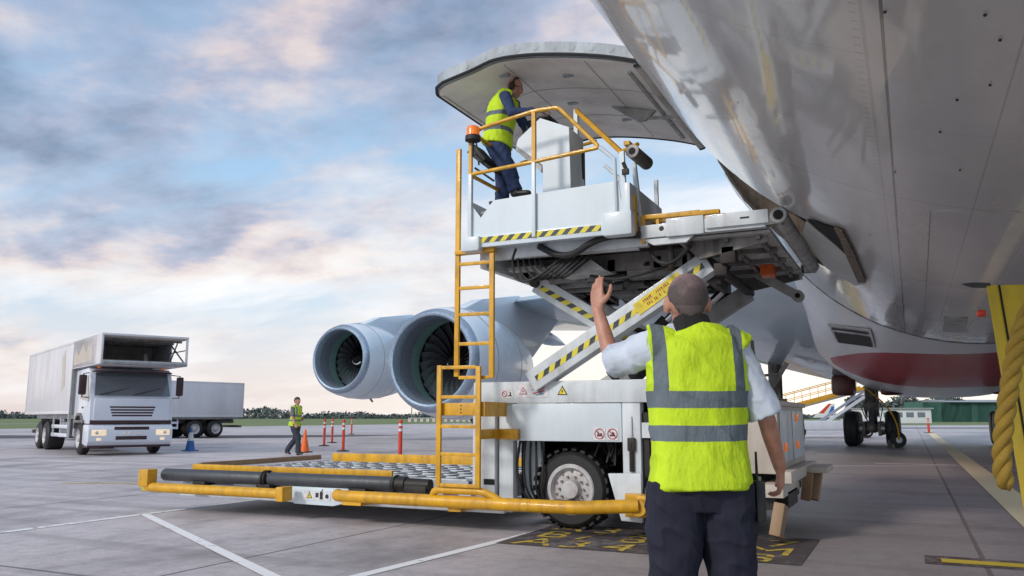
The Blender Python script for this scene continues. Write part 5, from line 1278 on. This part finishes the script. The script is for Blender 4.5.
m = MB(); m.b.faces.new([m.b.verts.new(Vector((p.x, p.y, 0))) for p in ap]); kind(m.build('apron', mc, None, fix=False), 'structure')
grs = flat('airfield_grass', (.10, .15, .045), .9, .06, (.18, .22, .085))
m = MB(); m.b.faces.new([m.b.verts.new(Vector((p.x, p.y, -.006))) for p in (ld(-600, 72), ld(-60, 72), ld(-35, 100), ld(-10, 150), ld(60, 118), ld(500, 118), ld(600, 560), ld(-600, 560))])
kind(m.build('grass_field', grs, None, fix=False), 'structure')
asp = flat('taxiway_asphalt', (.055, .055, .06), .7, .1, (.085, .082, .088))
sheet('taxiway', [ld(-200, 38), ld(-13, 46), ld(-6, 54), ld(-200, 46)], asp, .004)
sheet('far_taxiway', [ld(-400, 150), ld(-90, 132), ld(-60, 145), ld(-400, 172)], flat('far_concrete', (.22, .22, .24), .7, .1, (.30, .30, .32)), .0)
sheet('far_road', [ld(22, 84), ld(200, 84), ld(200, 92), ld(22, 92)], asp, .004)
W_, Y_ = worn_paint('worn_white_line', (.85, .85, .87), .36), worn_paint('worn_yellow_line', (.55, .36, .07), .34, (.14, .12, .11))
def line(name, p, q, w, mat, z=.004):
    p = Vector(p); q = Vector(q); n_ = Vector((-(q-p).y, (q-p).x, 0)).normalized()*w/2
    return sheet(name, [p-n_, q-n_, q+n_, p+n_], mat, z)
line('white_line', at(0, 534, Z=0)+Vector((0, -6, 0)), at(245, 501, Z=0)+Vector((0, 3, 0)), .11, W_)
line('white_line', (-8.30, 7.18, 0), (-2.9, 4.07, 0), .105, W_, .008)
line('white_line', (-3.92, 3.0, 0), (-3.45, 8.6, 0), .11, W_)
line('yellow_stand_line', (1.20, 9.0, 0), (1.20, 78.0, 0), .42, worn_paint('sunlit_yellow_line', (.85, .70, .45), .26, (.30, .25, .2), 4), .006)  # streak of sunlight raised into the line's paint colour
line('yellow_ground_line', at(62, 483, Z=0), at(142, 484, Z=0), .10, worn_paint('yellow_line', (.65, .48, .04), .2))
line('yellow_ground_line', at(142, 484, Z=0), at(150, 487, Z=0)+Vector((.6, -.6, 0)), .10, worn_paint('yellow_line', (.65, .48, .04), .2))
line('white_cross_line', ld(5, 20), ld(14, 20), .12, W_); line('white_cross_line', (-.9, 23, 0), (.9, 23, 0), .16, W_)
sheet('black_marking_patch', [(.02, 7.55), (.9, 7.55), (.9, 8.0), (.02, 8.0)], worn_paint('black_patch', (.09, .055, .05), .44, (.22, .19, .19)), .004)
line('yellow_ground_line', (.14, 7.74, 0), (1.4, 7.74, 0), .19, worn_paint('yellow_line', (.65, .48, .04), .3), .008)
sheet('black_marking_patch', [(-3.55, 7.02), (-.86, 7.02), (-.86, 8.55), (-3.55, 8.55)], worn_paint('black_patch', (.075, .06, .065), .40, (.20, .19, .20)), .0045)
ym = worn_paint('yellow_stencil', (.66, .48, .07), .43, (.08, .07, .07), 12)
for s_, x, y in (('A', -3.22, 7.22), ('3', -2.83, 7.22), ('4', -2.42, 7.22), ('B', -3.25, 7.72), ('/', -2.9, 7.72), ('8', -2.44, 7.72), ('A', -3.28, 8.2), ('3', -2.85, 8.2), ('3', -2.4, 8.2),
                 ('4', -1.95, 7.2), ('3', -1.2, 7.2), ('3', -1.45, 7.22), ('M', -1.2, 7.6), ('7', -1.15, 8.05), ('A', -1.6, 8.1)):
    o = text_obj('ground_marking', s_, .60, ym, Matrix.Translation((x, y, .009)), None, 0.0); kind(o, 'structure')

# ================================================================== PEOPLE
def blob(bm_, p, q, r0, r1, sq=1.0, ax=None, n=16):
    """tapered limb with round ends; sq flattens along ax"""
    p = Vector(p); q = Vector(q); d = (q-p); L = d.length; d.normalize()
    ax = Vector(ax) if ax else (Vector((0, 1, 0)) if abs(d.y) < .9 else Vector((0, 0, 1)))
    x = d.cross(ax).normalized(); y = x.cross(d)*-1; rings = []
    for k in range(5):
        a = math.pi/2*(1-k/4.0); rings.append(bm_.ring(p-d*r0*math.sin(a), x, y, max(1e-3, r0*math.cos(a)), max(1e-3, r0*sq*math.cos(a)), n))
    for k in range(1, 5): t = k/5; r = r0+(r1-r0)*t; rings.append(bm_.ring(p+d*L*t, x, y, r, r*sq, n))
    for k in range(5):
        a = math.pi/2*(k/4.0); rings.append(bm_.ring(q+d*r1*math.sin(a), x, y, max(1e-3, r1*math.cos(a)), max(1e-3, r1*sq*math.cos(a)), n))
    bm_.skin(rings)
def tubeflat(bm_, pts, radii, sq=1.0, n=20, ax=(0, 1, 0)):
    """loft with flat ends through centre points; radii (rx, ry)"""
    pts = [Vector(p) for p in pts]; rings = []; ax = Vector(ax)
    for i, p in enumerate(pts):
        d = (pts[min(i+1, len(pts)-1)]-pts[max(i-1, 0)]).normalized()
        x = d.cross(ax); x = x.normalized() if x.length > .05 else d.orthogonal().normalized(); y = x.cross(d)*-1
        rings.append(bm_.ring(p, x, y, radii[i][0], radii[i][1], n, 2.3))
    bm_.skin(rings)
def solid(m, name, mat, par, vox, wr=0.0, wf=14, smooth=2, seed=0, cuts=()):
    bmesh.ops.recalc_face_normals(m.b, faces=m.b.faces)
    me = bpy.data.meshes.new(name); m.b.to_mesh(me); m.b.free()
    o = bpy.data.objects.new(name, me); COL.objects.link(o)
    md = o.modifiers.new('r', 'REMESH'); md.mode = 'VOXEL'; md.voxel_size = vox
    sm = o.modifiers.new('s', 'SMOOTH'); sm.factor = .5; sm.iterations = smooth
    dg = bpy.context.evaluated_depsgraph_get(); me2 = bpy.data.meshes.new_from_object(o.evaluated_get(dg))
    o.modifiers.clear(); o.data = me2; me2.name = name
    if wr:
        sv = Vector((seed*3.1, seed*1.7, 0)); ns_ = [v.normal.copy() for v in me2.vertices]
        for v, nn in zip(me2.vertices, ns_):
            c = v.co
            a = noise.noise(Vector((c.x*wf, c.y*wf, c.z*wf*.75))+sv)+.5*noise.noise(Vector((c.x*wf*2.3, c.y*wf*2.3, c.z*wf*1.6))+sv)
            rdg = (1-abs(noise.noise(Vector((c.x*wf*.6, c.y*wf*.6, c.z*wf*.9+c.x*wf*.6))+sv)))**6
            v.co = c+nn*(wr*a+wr*1.0*rdg)
    me2.materials.clear(); me2.materials.append(mat)
    for p in me2.polygons: p.use_smooth = True
    o.parent = par; return o
def head(m, c, fw, tilt_up=Vector((0, 0, 1)), s=1.0):
    """skull, jaw, nose, brows, lips and ears around centre c, looking along fw"""
    c = Vector(c); fw = Vector(fw).normalized(); up = (tilt_up-fw*tilt_up.dot(fw)).normalized(); rt = fw.cross(up)
    def P_(r, f, u): return c+(rt*r+fw*f+up*u)*s
    Rm = Matrix((rt, fw, up)).transposed()
    m.ell(P_(0, -.012, .022), .077*s, .095*s, .094*s, 28, Rm); m.ell(P_(0, .018, -.035), .062*s, .070*s, .082*s, 24, Rm)
    m.ell(P_(0, .050, -.078), .036*s, .030*s, .030*s, 16, Rm)
    blob(m, P_(0, .085, .015), P_(0, .106, -.022), .009*s, .014*s); m.ell(P_(0, .088, -.026), .019*s, .012*s, .010*s, 12, Rm)
    for r in (-1, 1):
        m.ell(P_(r*.03, .077, .030), .024*s, .010*s, .008*s, 12, Rm); m.ell(P_(r*.042, .058, -.02), .022*s, .020*s, .020*s, 12, Rm)
        m.ell(P_(r*.082, -.004, -.006), .011*s, .022*s, .036*s, 14, Rm @ Matrix.Rotation(R(8), 3, 'X') @ Matrix.Rotation(r*R(-22), 3, 'Z'))
    m.ell(P_(0, .086, -.049), .024*s, .009*s, .006*s, 12, Rm); m.ell(P_(0, .083, -.060), .021*s, .009*s, .007*s, 12, Rm)
    return P_, Rm
def hand(m, wr, d, pn, th, curl=.4, s=1.0, spread=.0):
    """palm and five fingers: d along the hand, pn the way the palm faces, th towards the thumb side"""
    wr = Vector(wr); d = Vector(d).normalized(); pn = (Vector(pn)-d*Vector(pn).dot(d)).normalized(); th = Vector(th); th = (th-d*th.dot(d)-pn*th.dot(pn)).normalized()
    tubeflat(m, [wr-d*.02*s, wr+d*.02*s, wr+d*.055*s, wr+d*.095*s], [(.027*s, .019*s), (.036*s, .016*s), (.041*s, .015*s), (.040*s, .012*s)], ax=pn, n=16)
    for i, (off, L, r) in enumerate(((.030, .070, .0088), (.010, .078, .0092), (-.010, .073, .0088), (-.029, .056, .0078))):
        b0 = wr+d*(.088-.004*abs(i-1))*s+th*off*s; dd = (d+th*spread*off*20).normalized(); cur = b0; ang = 0
        for sg, fr in enumerate((.45, .32, .23)):
            ang += curl*(.5, 1.0, .8)[sg]*(1+.12*i); v = dd*math.cos(ang)+pn*math.sin(ang); nx = cur+v*L*fr*s
            blob(m, cur, nx, r*(1-.08*sg)*s, r*(1-.08*(sg+1))*s, n=10); cur = nx
    t0 = wr+d*.028*s+th*.024*s; t1 = t0+(d*.6+th*.62+pn*.32).normalized()*.042*s; t2 = t1+(d*.9+th*.22+pn*.35).normalized()*.032*s; t3 = t2+(d*.95+pn*.35*(.4+curl)).normalized()*.026*s
    blob(m, t0, t1, .0155*s, .012*s, n=10); blob(m, t1, t2, .0115*s, .0105*s, n=10); blob(m, t2, t3, .0102*s, .0085*s, n=10)
def limb(m, pts, rs):
    for a, b, ra, rb in zip(pts, pts[1:], rs, rs[1:]): blob(m, a, b, ra, rb)
def torso(m, J, infl=0.0, low=True, top=True):
    """ellipses along pelvis - waist - chest - shoulders"""
    pe, wa, ch, sh, nk = J['pelvis'], J['waist'], J['chest'], J['shoulder'], J['neck']; w = J['w']
    pts = [pe-Vector((0, 0, .07))*1, pe, pe.lerp(wa, .5), wa, wa.lerp(ch, .5), ch, ch.lerp(sh, .6), sh, sh.lerp(nk, .55), nk]
    rad = [(.135, .10), (.172, .118), (.168, .115), (.158, .108), (.170, .118), (.185, .125), (.180, .112), (.150, .088), (.085, .062), (.056, .055)]
    i0 = 0 if low else 1; i1 = len(pts) if top else len(pts)-1
    tubeflat(m, pts[i0:i1], [(a*w+infl, b*w+infl) for a, b in rad[i0:i1]], ax=J.get('fwd', Vector((0, 1, 0))), n=28)
def person(name_label, loc, rz, J, vox, mats, vest, hair=None, extra=None, headfw=(0, 1, 0), s=1.0, handsp=None, shoeh=.05):
    p = thing('person', name_label, 'person', loc, rz); J = {k: (Vector(v) if isinstance(v, (tuple, list)) and len(v) == 3 else v) for k, v in J.items()}
    m = MB(); torso(m, J, -.012)
    hd = J['head']; limb(m, [J['neck']-Vector((0, 0, .03)), hd-Vector((0, 0, .05))], [.058, .056]); P_, Rm = head(m, hd, headfw, s=J.get('hs', 1.0))
    for sd in 'LR':
        ar = J.get('arm', 1.0); limb(m, [J['sh'+sd], J['el'+sd], J['el'+sd].lerp(J['wr'+sd], .3), J['wr'+sd]], [.052*ar, .043*ar, .043*ar, .0255])
        hp = handsp[sd]; hand(m, J['wr'+sd], *hp[:3], curl=hp[3], s=J.get('hand', 1.0))
        limb(m, [J['hip'+sd], J['kn'+sd], J['kn'+sd].lerp(J['an'+sd], .35), J['an'+sd]], [.088, .056, .055, .038])
        blob(m, J['an'+sd]-Vector((0, 0, .04)), J['toe'+sd], .038, .03)
    body = solid(m, 'body', M['skin'], p, vox, smooth=2)
    # trousers
    m = MB(); pe, wa = J['pelvis'], J['waist']; w = J['w']
    tubeflat(m, [pe-Vector((0, 0, .09)), pe-Vector((0, 0, .02)), pe.lerp(wa, .5), wa+(wa-pe).normalized()*.02], [(.150*w, .115*w), (.188*w, .134*w), (.180*w, .128*w), (.170*w, .120*w)], ax=J.get('fwd', Vector((0, 1, 0))), n=24)
    for sd in 'LR':
        h_, k_, a_ = J['hip'+sd], J['kn'+sd], J['an'+sd]
        tubeflat(m, [h_+Vector((0, 0, .05)), h_.lerp(k_, .3), k_, k_.lerp(a_, .5), a_.lerp(k_, .06)-Vector((0, 0, .03))], [(.105, .112), (.103, .104), (.078, .082), (.072, .078), (.068, .078)], n=20)
    solid(m, 'trousers', mats['trousers'], p, vox, .010, 11, 3, 1)
    # shirt
    m = MB(); torso(m, J, .006, True, False); sl = mats.get('sleeve', 1.0)
    for sd in 'LR':
        a, b, c_ = J['sh'+sd], J['el'+sd], J['wr'+sd]
        if sl <= 1: e_ = a.lerp(b, sl); tubeflat(m, [a+(a-b)*.05, a.lerp(e_, .5), e_], [(.070, .072), (.066, .070), (.068, .075)], ax=(0, 1, .3), n=20)
        else:
            tubeflat(m, [a+(a-b)*.05, a.lerp(b, .5), b.lerp(a, .12)], [(.068, .068), (.060, .060), (.056, .056)], ax=(0, 1, .3), n=20); blob(m, b, b.lerp(c_, .8), .056, .042)
        blob(m, a-Vector((0, 0, .01)), a.lerp(J['neck'], .45), .066, .055)
    solid(m, 'shirt', mats['shirt'], p, vox, .005, 16, 3, 2)
    if mats.get('collar'):
        m = MB(); n0 = J['neck']; tubeflat(m, [n0-Vector((0, 0, .035)), n0+Vector((0, .0, .018)), n0+Vector((0, .004, .045))], [(.092, .085), (.074, .070), (.066, .064)], n=24); solid(m, 'collar', mats['collar'], p, vox, .002, 20, 2, 5)
    # vest
    if vest:
        m = MB(); pe, wa, ch, sh, nk = J['pelvis'], J['waist'], J['chest'], J['shoulder'], J['neck']; fl = .026
        ax = J.get('fwd', Vector((0, 1, 0))); dn = (wa-pe).normalized(); hem = vest['hem']
        pts = [pe+dn*hem, pe+dn*(hem+.03), pe.lerp(wa, .55), wa, wa.lerp(ch, .5), ch, ch.lerp(sh, .6), sh, sh.lerp(nk, .5), sh.lerp(nk, .8)]
        rad = [(.190, .140), (.190, .138), (.178, .126), (.172, .120), (.178, .124), (.188, .130), (.183, .116), (.160, .094), (.105, .075), (.078, .068)]
        tubeflat(m, pts, [(a*w+fl, b*w+fl) for a, b in rad], ax=ax, n=32)
        for sd in 'LR':
            a = J['sh'+sd]; b = J['el'+sd]; dr = (a-J['chest']); dr.z = 0
            dd = (b-a).normalized(); dd = (dd*.35+Vector((1 if sd == 'R' else -1, 0, -.15)).normalized()*.65)
            if 'armout' in J: dd = J['armout'][sd]
            tubeflat(m, [a-dd*.06-Vector((0, 0, .02)), a, a+dd*vest.get('cap', .035)], [(.080, .080), (.082, .084), (.086, .09)], ax=ax, n=20)
        solid(m, 'safety_vest', vest['mat'], p, vox, vest.get('wr', .006), 9, 3, 3)
    for sd in 'LR':
        m = MB(); a_ = J['an'+sd]; t_ = J['toe'+sd]; blob(m, a_-Vector((0, .0, .055))-(t_-a_)*.12, t_, .048, .042, .8, (0, 0, 1)); blob(m, a_-Vector((0, 0, .05)), a_, .05, .047)
        solid(m, 'shoe', M['shoe'], p, max(vox, .008))
    if hair: hair(p, P_, Rm, vox)
    m = MB()
    for r in (-1, 1): m.ell(P_(r*.030, .076, .014), .011, .009, .009, 12, Rm)
    m.build('eye', M['whitep'], p)
    if extra: extra(p, P_, Rm, J)
    return p
def cap_hair(mat, thick=.004, lowz=-.02, back=-.06, grow=1.0, frontz=.045):
    def f(p, P_, Rm, vox):
        m = MB(); k_ = (P_(1, 0, 0)-P_(0, 0, 0)).length; m.ell(P_(0, -.012, .022), (.077*k_+thick)*grow, (.095*k_+thick)*grow, (.094*k_+thick)*grow, 64, Rm); m.ell(P_(0, -.045, -.035), .063*k_+thick*.5, .056*k_+thick, .07*k_, 48, Rm)
        c = P_(0, 0, 0); inv = Rm.inverted(); kill = []
        for v in m.b.verts:
            q = inv @ (v.co-c)
            line_ = frontz if q.y > .03 else (frontz+(lowz-frontz)*min(1, (.03-q.y)/.03) if q.y > 0 else lowz+(back-lowz)*min(1, -q.y/.05))
            line_ += .012*noise.noise(q*60)+(.05*min(1, (abs(q.x)/.07)**2) if q.y < 0 else 0)-.012
            if q.z < line_: kill.append(v)
        bmesh.ops.delete(m.b, geom=kill, context='VERTS')
        rim_ = {v for v in m.b.verts if any(len(e.link_faces) == 1 for e in v.link_edges)}
        r2 = {e.other_vert(v) for v in rim_ for e in v.link_edges}-rim_
        for v in rim_: v.co += (c-v.co).normalized()*(thick+.006)
        for v in r2: v.co += (c-v.co).normalized()*thick*.75
        m.build('hair', mat, p, sharp=80)
    return f

# foreground marshaller, seen from behind, left hand raised
FG = ld(.712, 3.18)
J = dict(pelvis=(.0, 0, .90), waist=(.0, 0, 1.06), chest=(0, 0, 1.28), shoulder=(0, -.01, 1.445), neck=(-.012, .0, 1.495), head=(-.018, .035, 1.598), w=.88, hs=1.0, hand=.92, arm=.80,
         shL=(-.150, 0, 1.425), elL=(-.300, .17, 1.375), wrL=(-.350, .25, 1.60), shR=(.138, 0, 1.42), elR=(.262, .0, 1.15), wrR=(.340, .11, .960),
         hipL=(-.095, 0, .86), knL=(-.115, .01, .48), anL=(-.125, -.03, .09), toeL=(-.14, .11, .045), hipR=(.095, 0, .86), knR=(.105, .02, .48), anR=(.115, -.02, .09), toeR=(.135, .12, .045))
J['armout'] = {'L': Vector((-.8, .2, -.1)), 'R': Vector((.65, 0, -.6))}
FGV = vest_mat('safety_vest_bands', [(1.190, 1.252), (1.065, 1.125)], [(-.178, -.128), (.118, .160)], 1.5)
def fg_extra(p, P_, Rm, J):
    pass
person('man seen from behind in yellow safety vest and light blue shirt raising his left hand', FG, PHI, J, .0052,
       dict(trousers=M['navy2'], shirt=M['shirt'], sleeve=.96, collar=M['collar']), dict(mat=FGV, hem=-.01, cap=.028, wr=.007), hair=cap_hair(buzz_mat(1.640), .0035, -.018, -.062, 1.0, .05), headfw=(.05, 1, .03),
       extra=fg_extra, handsp=dict(L=((-.02, .12, 1), (.75, .66, 0), (.66, -.75, 0), .14), R=((.10, .30, -1), (-.8, .5, 0), (-.2, 1, .2), .62)))
rad = thing('two_way_radio', 'black two way radio with antenna on the right hip of the man with raised hand', 'radio', tuple(FG+Matrix.Rotation(PHI, 3, 'Z') @ Vector((.212, -.03, .80))), PHI)
m = MB(); m.box((-.018, -.03, -.03), (.018, .03, .12), .008); m.build('radio_case', M['rubber'], rad)
m = MB(); m.tube([(0, .018, .12), (0, .018, .225)], [.006, .0045], 8); m.build('antenna', M['rubber'], rad)
m = MB(); m.lathe((0, -.015, .12), (0, 0, 1), [(0, .007), (.015, .007)], 10); m.build('knob', M['machin'], rad)

# operator on the basket, leaning over the console, facing the aircraft (local +Y is where he looks)
OPz = 3.31
J = dict(pelvis=(0, -.06, .93), waist=(0, -.04, 1.08), chest=(0, .0, 1.28), shoulder=(0, .05, 1.43), neck=(0, .09, 1.49), head=(0, .15, 1.555), w=1.02, fwd=Vector((0, 1, -.2)),
         shL=(-.17, .08, 1.41), elL=(-.24, .20, 1.17), wrL=(-.14, .44, 1.20), shR=(.17, .09, 1.41), elR=(.25, .24, 1.16), wrR=(.15, .47, 1.19),
         hipL=(-.09, -.06, .88), knL=(-.10, -.02, .50), anL=(-.10, -.05, .09), toeL=(-.11, .07, .045), hipR=(.09, -.06, .88), knR=(.10, .12, .56), anR=(.11, .20, .33), toeR=(.12, .34, .275))
J['elR'] = Vector((.24, .20, 1.17)); J['armout'] = {'L': Vector((-.7, .3, -.2)), 'R': Vector((.7, .3, -.2))}
V2 = vest_mat('safety_vest_bands_plain', [(1.19, 1.24), (1.02, 1.07)], [(-.16, -.12), (.12, .16)], 1.5)
def op_extra(p, P_, Rm, J):
    m = MB()
    for r in (-1, 1): m.ell(P_(r*.094, -.004, -.002), .028, .040, .048, 18, Rm)
    m.build('ear_defender', M['dark'], p)
    m = MB(); pts = [P_(.094*math.cos(a), -.008, .005+.118*math.sin(a)) for a in [math.pi*k/14 for k in range(15)]]; m.tube(pts, .009, 8); m.build('headband', M['rubber'], p)
    m = MB(); m.tube([P_(-.08, .02, .018), P_(-.055, .085, .018), P_(-.02, .095, .012), P_(.02, .095, .012), P_(.055, .085, .018), P_(.08, .02, .018)], .0028, 6); m.build('glasses', M['rubber'], p)
oploc = at(503, 160, Y=8.0); 
person('bald operator with ear defenders and yellow vest leaning over the loader console', (oploc.x-.02, 8.02, OPz), -math.pi/2+.12, J, .009,
       dict(trousers=M['navy'], shirt=M['navy'], sleeve=1.5), dict(mat=V2, hem=-.04, cap=.02), extra=op_extra, headfw=(0, .93, -.38),
       handsp=dict(L=((.1, 1, .0), (0, 0, -1), (1, .2, 0), .5), R=((-.1, 1, .0), (0, 0, -1), (-1, .2, 0), .5)))

# worker walking to the right with a cone at his side
WK = at(294, 455, Z=0)
J = dict(pelvis=(0, -.02, .93), waist=(0, 0, 1.08), chest=(0, .02, 1.30), shoulder=(0, .02, 1.46), neck=(0, .02, 1.52), head=(0, .05, 1.65), w=.97,
         shL=(-.17, .02, 1.43), elL=(-.22, -.12, 1.19), wrL=(-.20, .10, 1.08), shR=(.17, .02, 1.43), elR=(.23, .05, 1.17), wrR=(.24, .17, .94),
         hipL=(-.09, 0, .88), knL=(-.10, -.04, .49), anL=(-.10, -.36, .13), toeL=(-.10, -.24, .045), hipR=(.09, 0, .88), knR=(.09, .20, .50), anR=(.10, .22, .09), toeR=(.11, .37, .06))
J['armout'] = {'L': Vector((-.8, 0, -.3)), 'R': Vector((.8, 0, -.3))}
V3 = vest_mat('safety_vest_bands_far', [(1.16, 1.21), (1.02, 1.07)], [(-.15, -.11), (.11, .15)], 1.5, (.55, .75, .04))
wk = person('dark haired worker in yellow vest and grey shirt walking across the apron with a cone', WK, heading(.93, -.37)-math.pi/2, J, .011,
       dict(trousers=M['dgrey'], shirt=M['greyshirt'], sleeve=.95), dict(mat=V3, hem=-.05, cap=.02), hair=cap_hair(M['hair'], .008, -.01, -.06, 1.02, .05), headfw=(0, 1, .02),
       handsp=dict(L=((.3, .9, -.1), (1, 0, 0), (0, 0, 1), .6), R=((0, .3, -1), (-1, 0, 0), (0, 1, 0), .9)))

# ================================================================== SKY AND LIGHT
W = bpy.data.worlds.new('World'); S.world = W; W.use_nodes = True; nt = W.node_tree; bg = nt.nodes['Background']
SUN_EL, SUN_AZ = R(30), None
sky = nt.nodes.new('ShaderNodeTexSky'); sky.sky_type = 'NISHITA'; sky.sun_disc = False
sdir = (ld(-.75, -.62).normalized()*math.cos(SUN_EL)+Vector((0, 0, math.sin(SUN_EL))))
sky.sun_elevation = SUN_EL; sky.sun_rotation = math.atan2(sdir.x, sdir.y)
tc = nt.nodes.new('ShaderNodeTexCoord'); sx = nt.nodes.new('ShaderNodeSeparateXYZ')
nt.links.new(tc.outputs['Generated'], sx.inputs[0]); X_, Yy, Z_ = sx.outputs
zc = mth(nt, 'MAXIMUM', Z_, 0.0)
# camera-independent compass axis: h = how far towards the bright quarter of the sky
gd = ld(.35, 1).normalized(); hx = mth(nt, 'ADD', mth(nt, 'MULTIPLY', X_, gd.x), mth(nt, 'MULTIPLY', Yy, gd.y))
ld_ = ld(-1, .5).normalized(); lx = mth(nt, 'ADD', mth(nt, 'MULTIPLY', X_, ld_.x), mth(nt, 'MULTIPLY', Yy, ld_.y))
den = mth(nt, 'ADD', zc, .24)
cb = nt.nodes.new('ShaderNodeCombineXYZ')
nt.links.new(mth(nt, 'DIVIDE', X_, den), cb.inputs[0]); nt.links.new(mth(nt, 'DIVIDE', Yy, den), cb.inputs[1]); nt.links.new(mth(nt, 'MULTIPLY', Z_, 1.0), cb.inputs[2])
def sn(sc, det, ro, off, stretch=(1, 1, 1), dist=0.0):
    mp = nt.nodes.new('ShaderNodeMapping'); nt.links.new(cb.outputs[0], mp.inputs[0]); mp.inputs['Location'].default_value = off; mp.inputs['Scale'].default_value = stretch; mp.inputs['Rotation'].default_value = (0, 0, -PHI)
    n_ = N(nt, 'ShaderNodeTexNoise', Scale=sc, Detail=det, Roughness=ro, Distortion=dist); nt.links.new(mp.outputs[0], n_.inputs['Vector']); return n_.outputs['Fac']
base = ramp(nt, zc, [(0, (.74, .62, .60)), (.05, (.74, .68, .70)), (.13, (.58, .69, .80)), (.28, (.36, .57, .80)), (.55, (.24, .42, .66)), (1, (.5, .55, .62))])
n1 = sn(1.7, 12, .57, (2.3, 5.1, 0), (.8, 1.2, 1), .35); n2 = sn(.62, 6, .55, (8.2, 1.4, 0), (.8, 1.3, 1)); n3 = sn(4.2, 9, .65, (1, 2, 0), (.55, 1.5, 1), .3); n4 = sn(2.6, 10, .56, (6, 9, 0), (.95, 1.05, 1), .1)
tl_ = mth(nt, 'MULTIPLY', zc, mth(nt, 'ADD', mth(nt, 'MULTIPLY', lx, 1.6), -.25))
cov = mth(nt, 'ADD', mth(nt, 'MULTIPLY', n1, .72), mth(nt, 'ADD', mth(nt, 'MULTIPLY', n3, .28), mth(nt, 'MULTIPLY', tl_, .30)))
cm_ = ramp(nt, cov, [(.43, (0, 0, 0)), (.52, (.5, .5, .5)), (.64, (1, 1, 1))])
# cloud bodies: grey-blue bases, cream and peach lit tops
shade = mth(nt, 'ADD', mth(nt, 'ADD', mth(nt, 'MULTIPLY', mth(nt, 'SUBTRACT', n4, .5), 1.75), mth(nt, 'MULTIPLY', mth(nt, 'SUBTRACT', n2, .5), 1.0)), mth(nt, 'SUBTRACT', .88, mth(nt, 'MULTIPLY', tl_, 1.25)))
ccol = ramp(nt, shade, [(.0, (.10, .13, .20)), (.22, (.22, .26, .36)), (.42, (.44, .44, .55)), (.56, (.76, .64, .62)), (.70, (.90, .81, .76)), (1, (.97, .95, .96))])
sk = mixc(nt, mth(nt, 'MULTIPLY', cm_.outputs[0], .95), base.outputs[0], ccol.outputs[0])
hz = mth(nt, 'POWER', mth(nt, 'SUBTRACT', 1.0, zc), 30.0)
sk = mixc(nt, mth(nt, 'MULTIPLY', hz, .45), sk, (.76, .68, .70))
# bright quarter behind the aircraft, low down
gl = mth(nt, 'MULTIPLY', mth(nt, 'POWER', mth(nt, 'MAXIMUM', hx, 0.0), 10.0), mth(nt, 'POWER', mth(nt, 'SUBTRACT', 1.0, zc), 3.5))
sk = mixc(nt, mth(nt, 'MULTIPLY', gl, .72, True), sk, (1.05, .98, .90))
g2 = mth(nt, 'MULTIPLY', mth(nt, 'POWER', mth(nt, 'MAXIMUM', hx, 0.0), 12.0), mth(nt, 'POWER', mth(nt, 'SUBTRACT', 1.0, zc), 14.0))
sk = mixc(nt, mth(nt, 'MULTIPLY', g2, .9, True), sk, (1.25, 1.12, .96))
# unseen sky behind the photographer, brightened to light the near sides
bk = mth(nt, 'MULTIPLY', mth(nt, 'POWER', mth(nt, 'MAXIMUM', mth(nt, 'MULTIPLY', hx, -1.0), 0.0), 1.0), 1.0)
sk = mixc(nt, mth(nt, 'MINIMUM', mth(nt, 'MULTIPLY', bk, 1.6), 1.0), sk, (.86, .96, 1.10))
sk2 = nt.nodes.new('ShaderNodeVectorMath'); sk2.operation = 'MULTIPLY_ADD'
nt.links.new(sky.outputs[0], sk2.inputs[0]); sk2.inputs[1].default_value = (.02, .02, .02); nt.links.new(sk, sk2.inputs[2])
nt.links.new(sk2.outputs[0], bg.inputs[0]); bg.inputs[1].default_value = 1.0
sn_ = bpy.data.lights.new('sun', 'SUN'); sn_.energy = 1.75; sn_.angle = R(9); sn_.color = (1, .92, .83)
so = bpy.data.objects.new('sun', sn_); COL.objects.link(so); so.rotation_euler = (-sdir).to_track_quat('-Z', 'Y').to_euler()
for o in WROOTS:
    if '_w' in o: del o['_w']
S.view_settings.view_transform = 'Standard'; S.view_settings.look = 'None'; S.view_settings.exposure = 0; S.view_settings.gamma = 1
S.cycles.use_denoising = True; S.cycles.max_bounces = 6; S.cycles.sample_clamp_indirect = 4
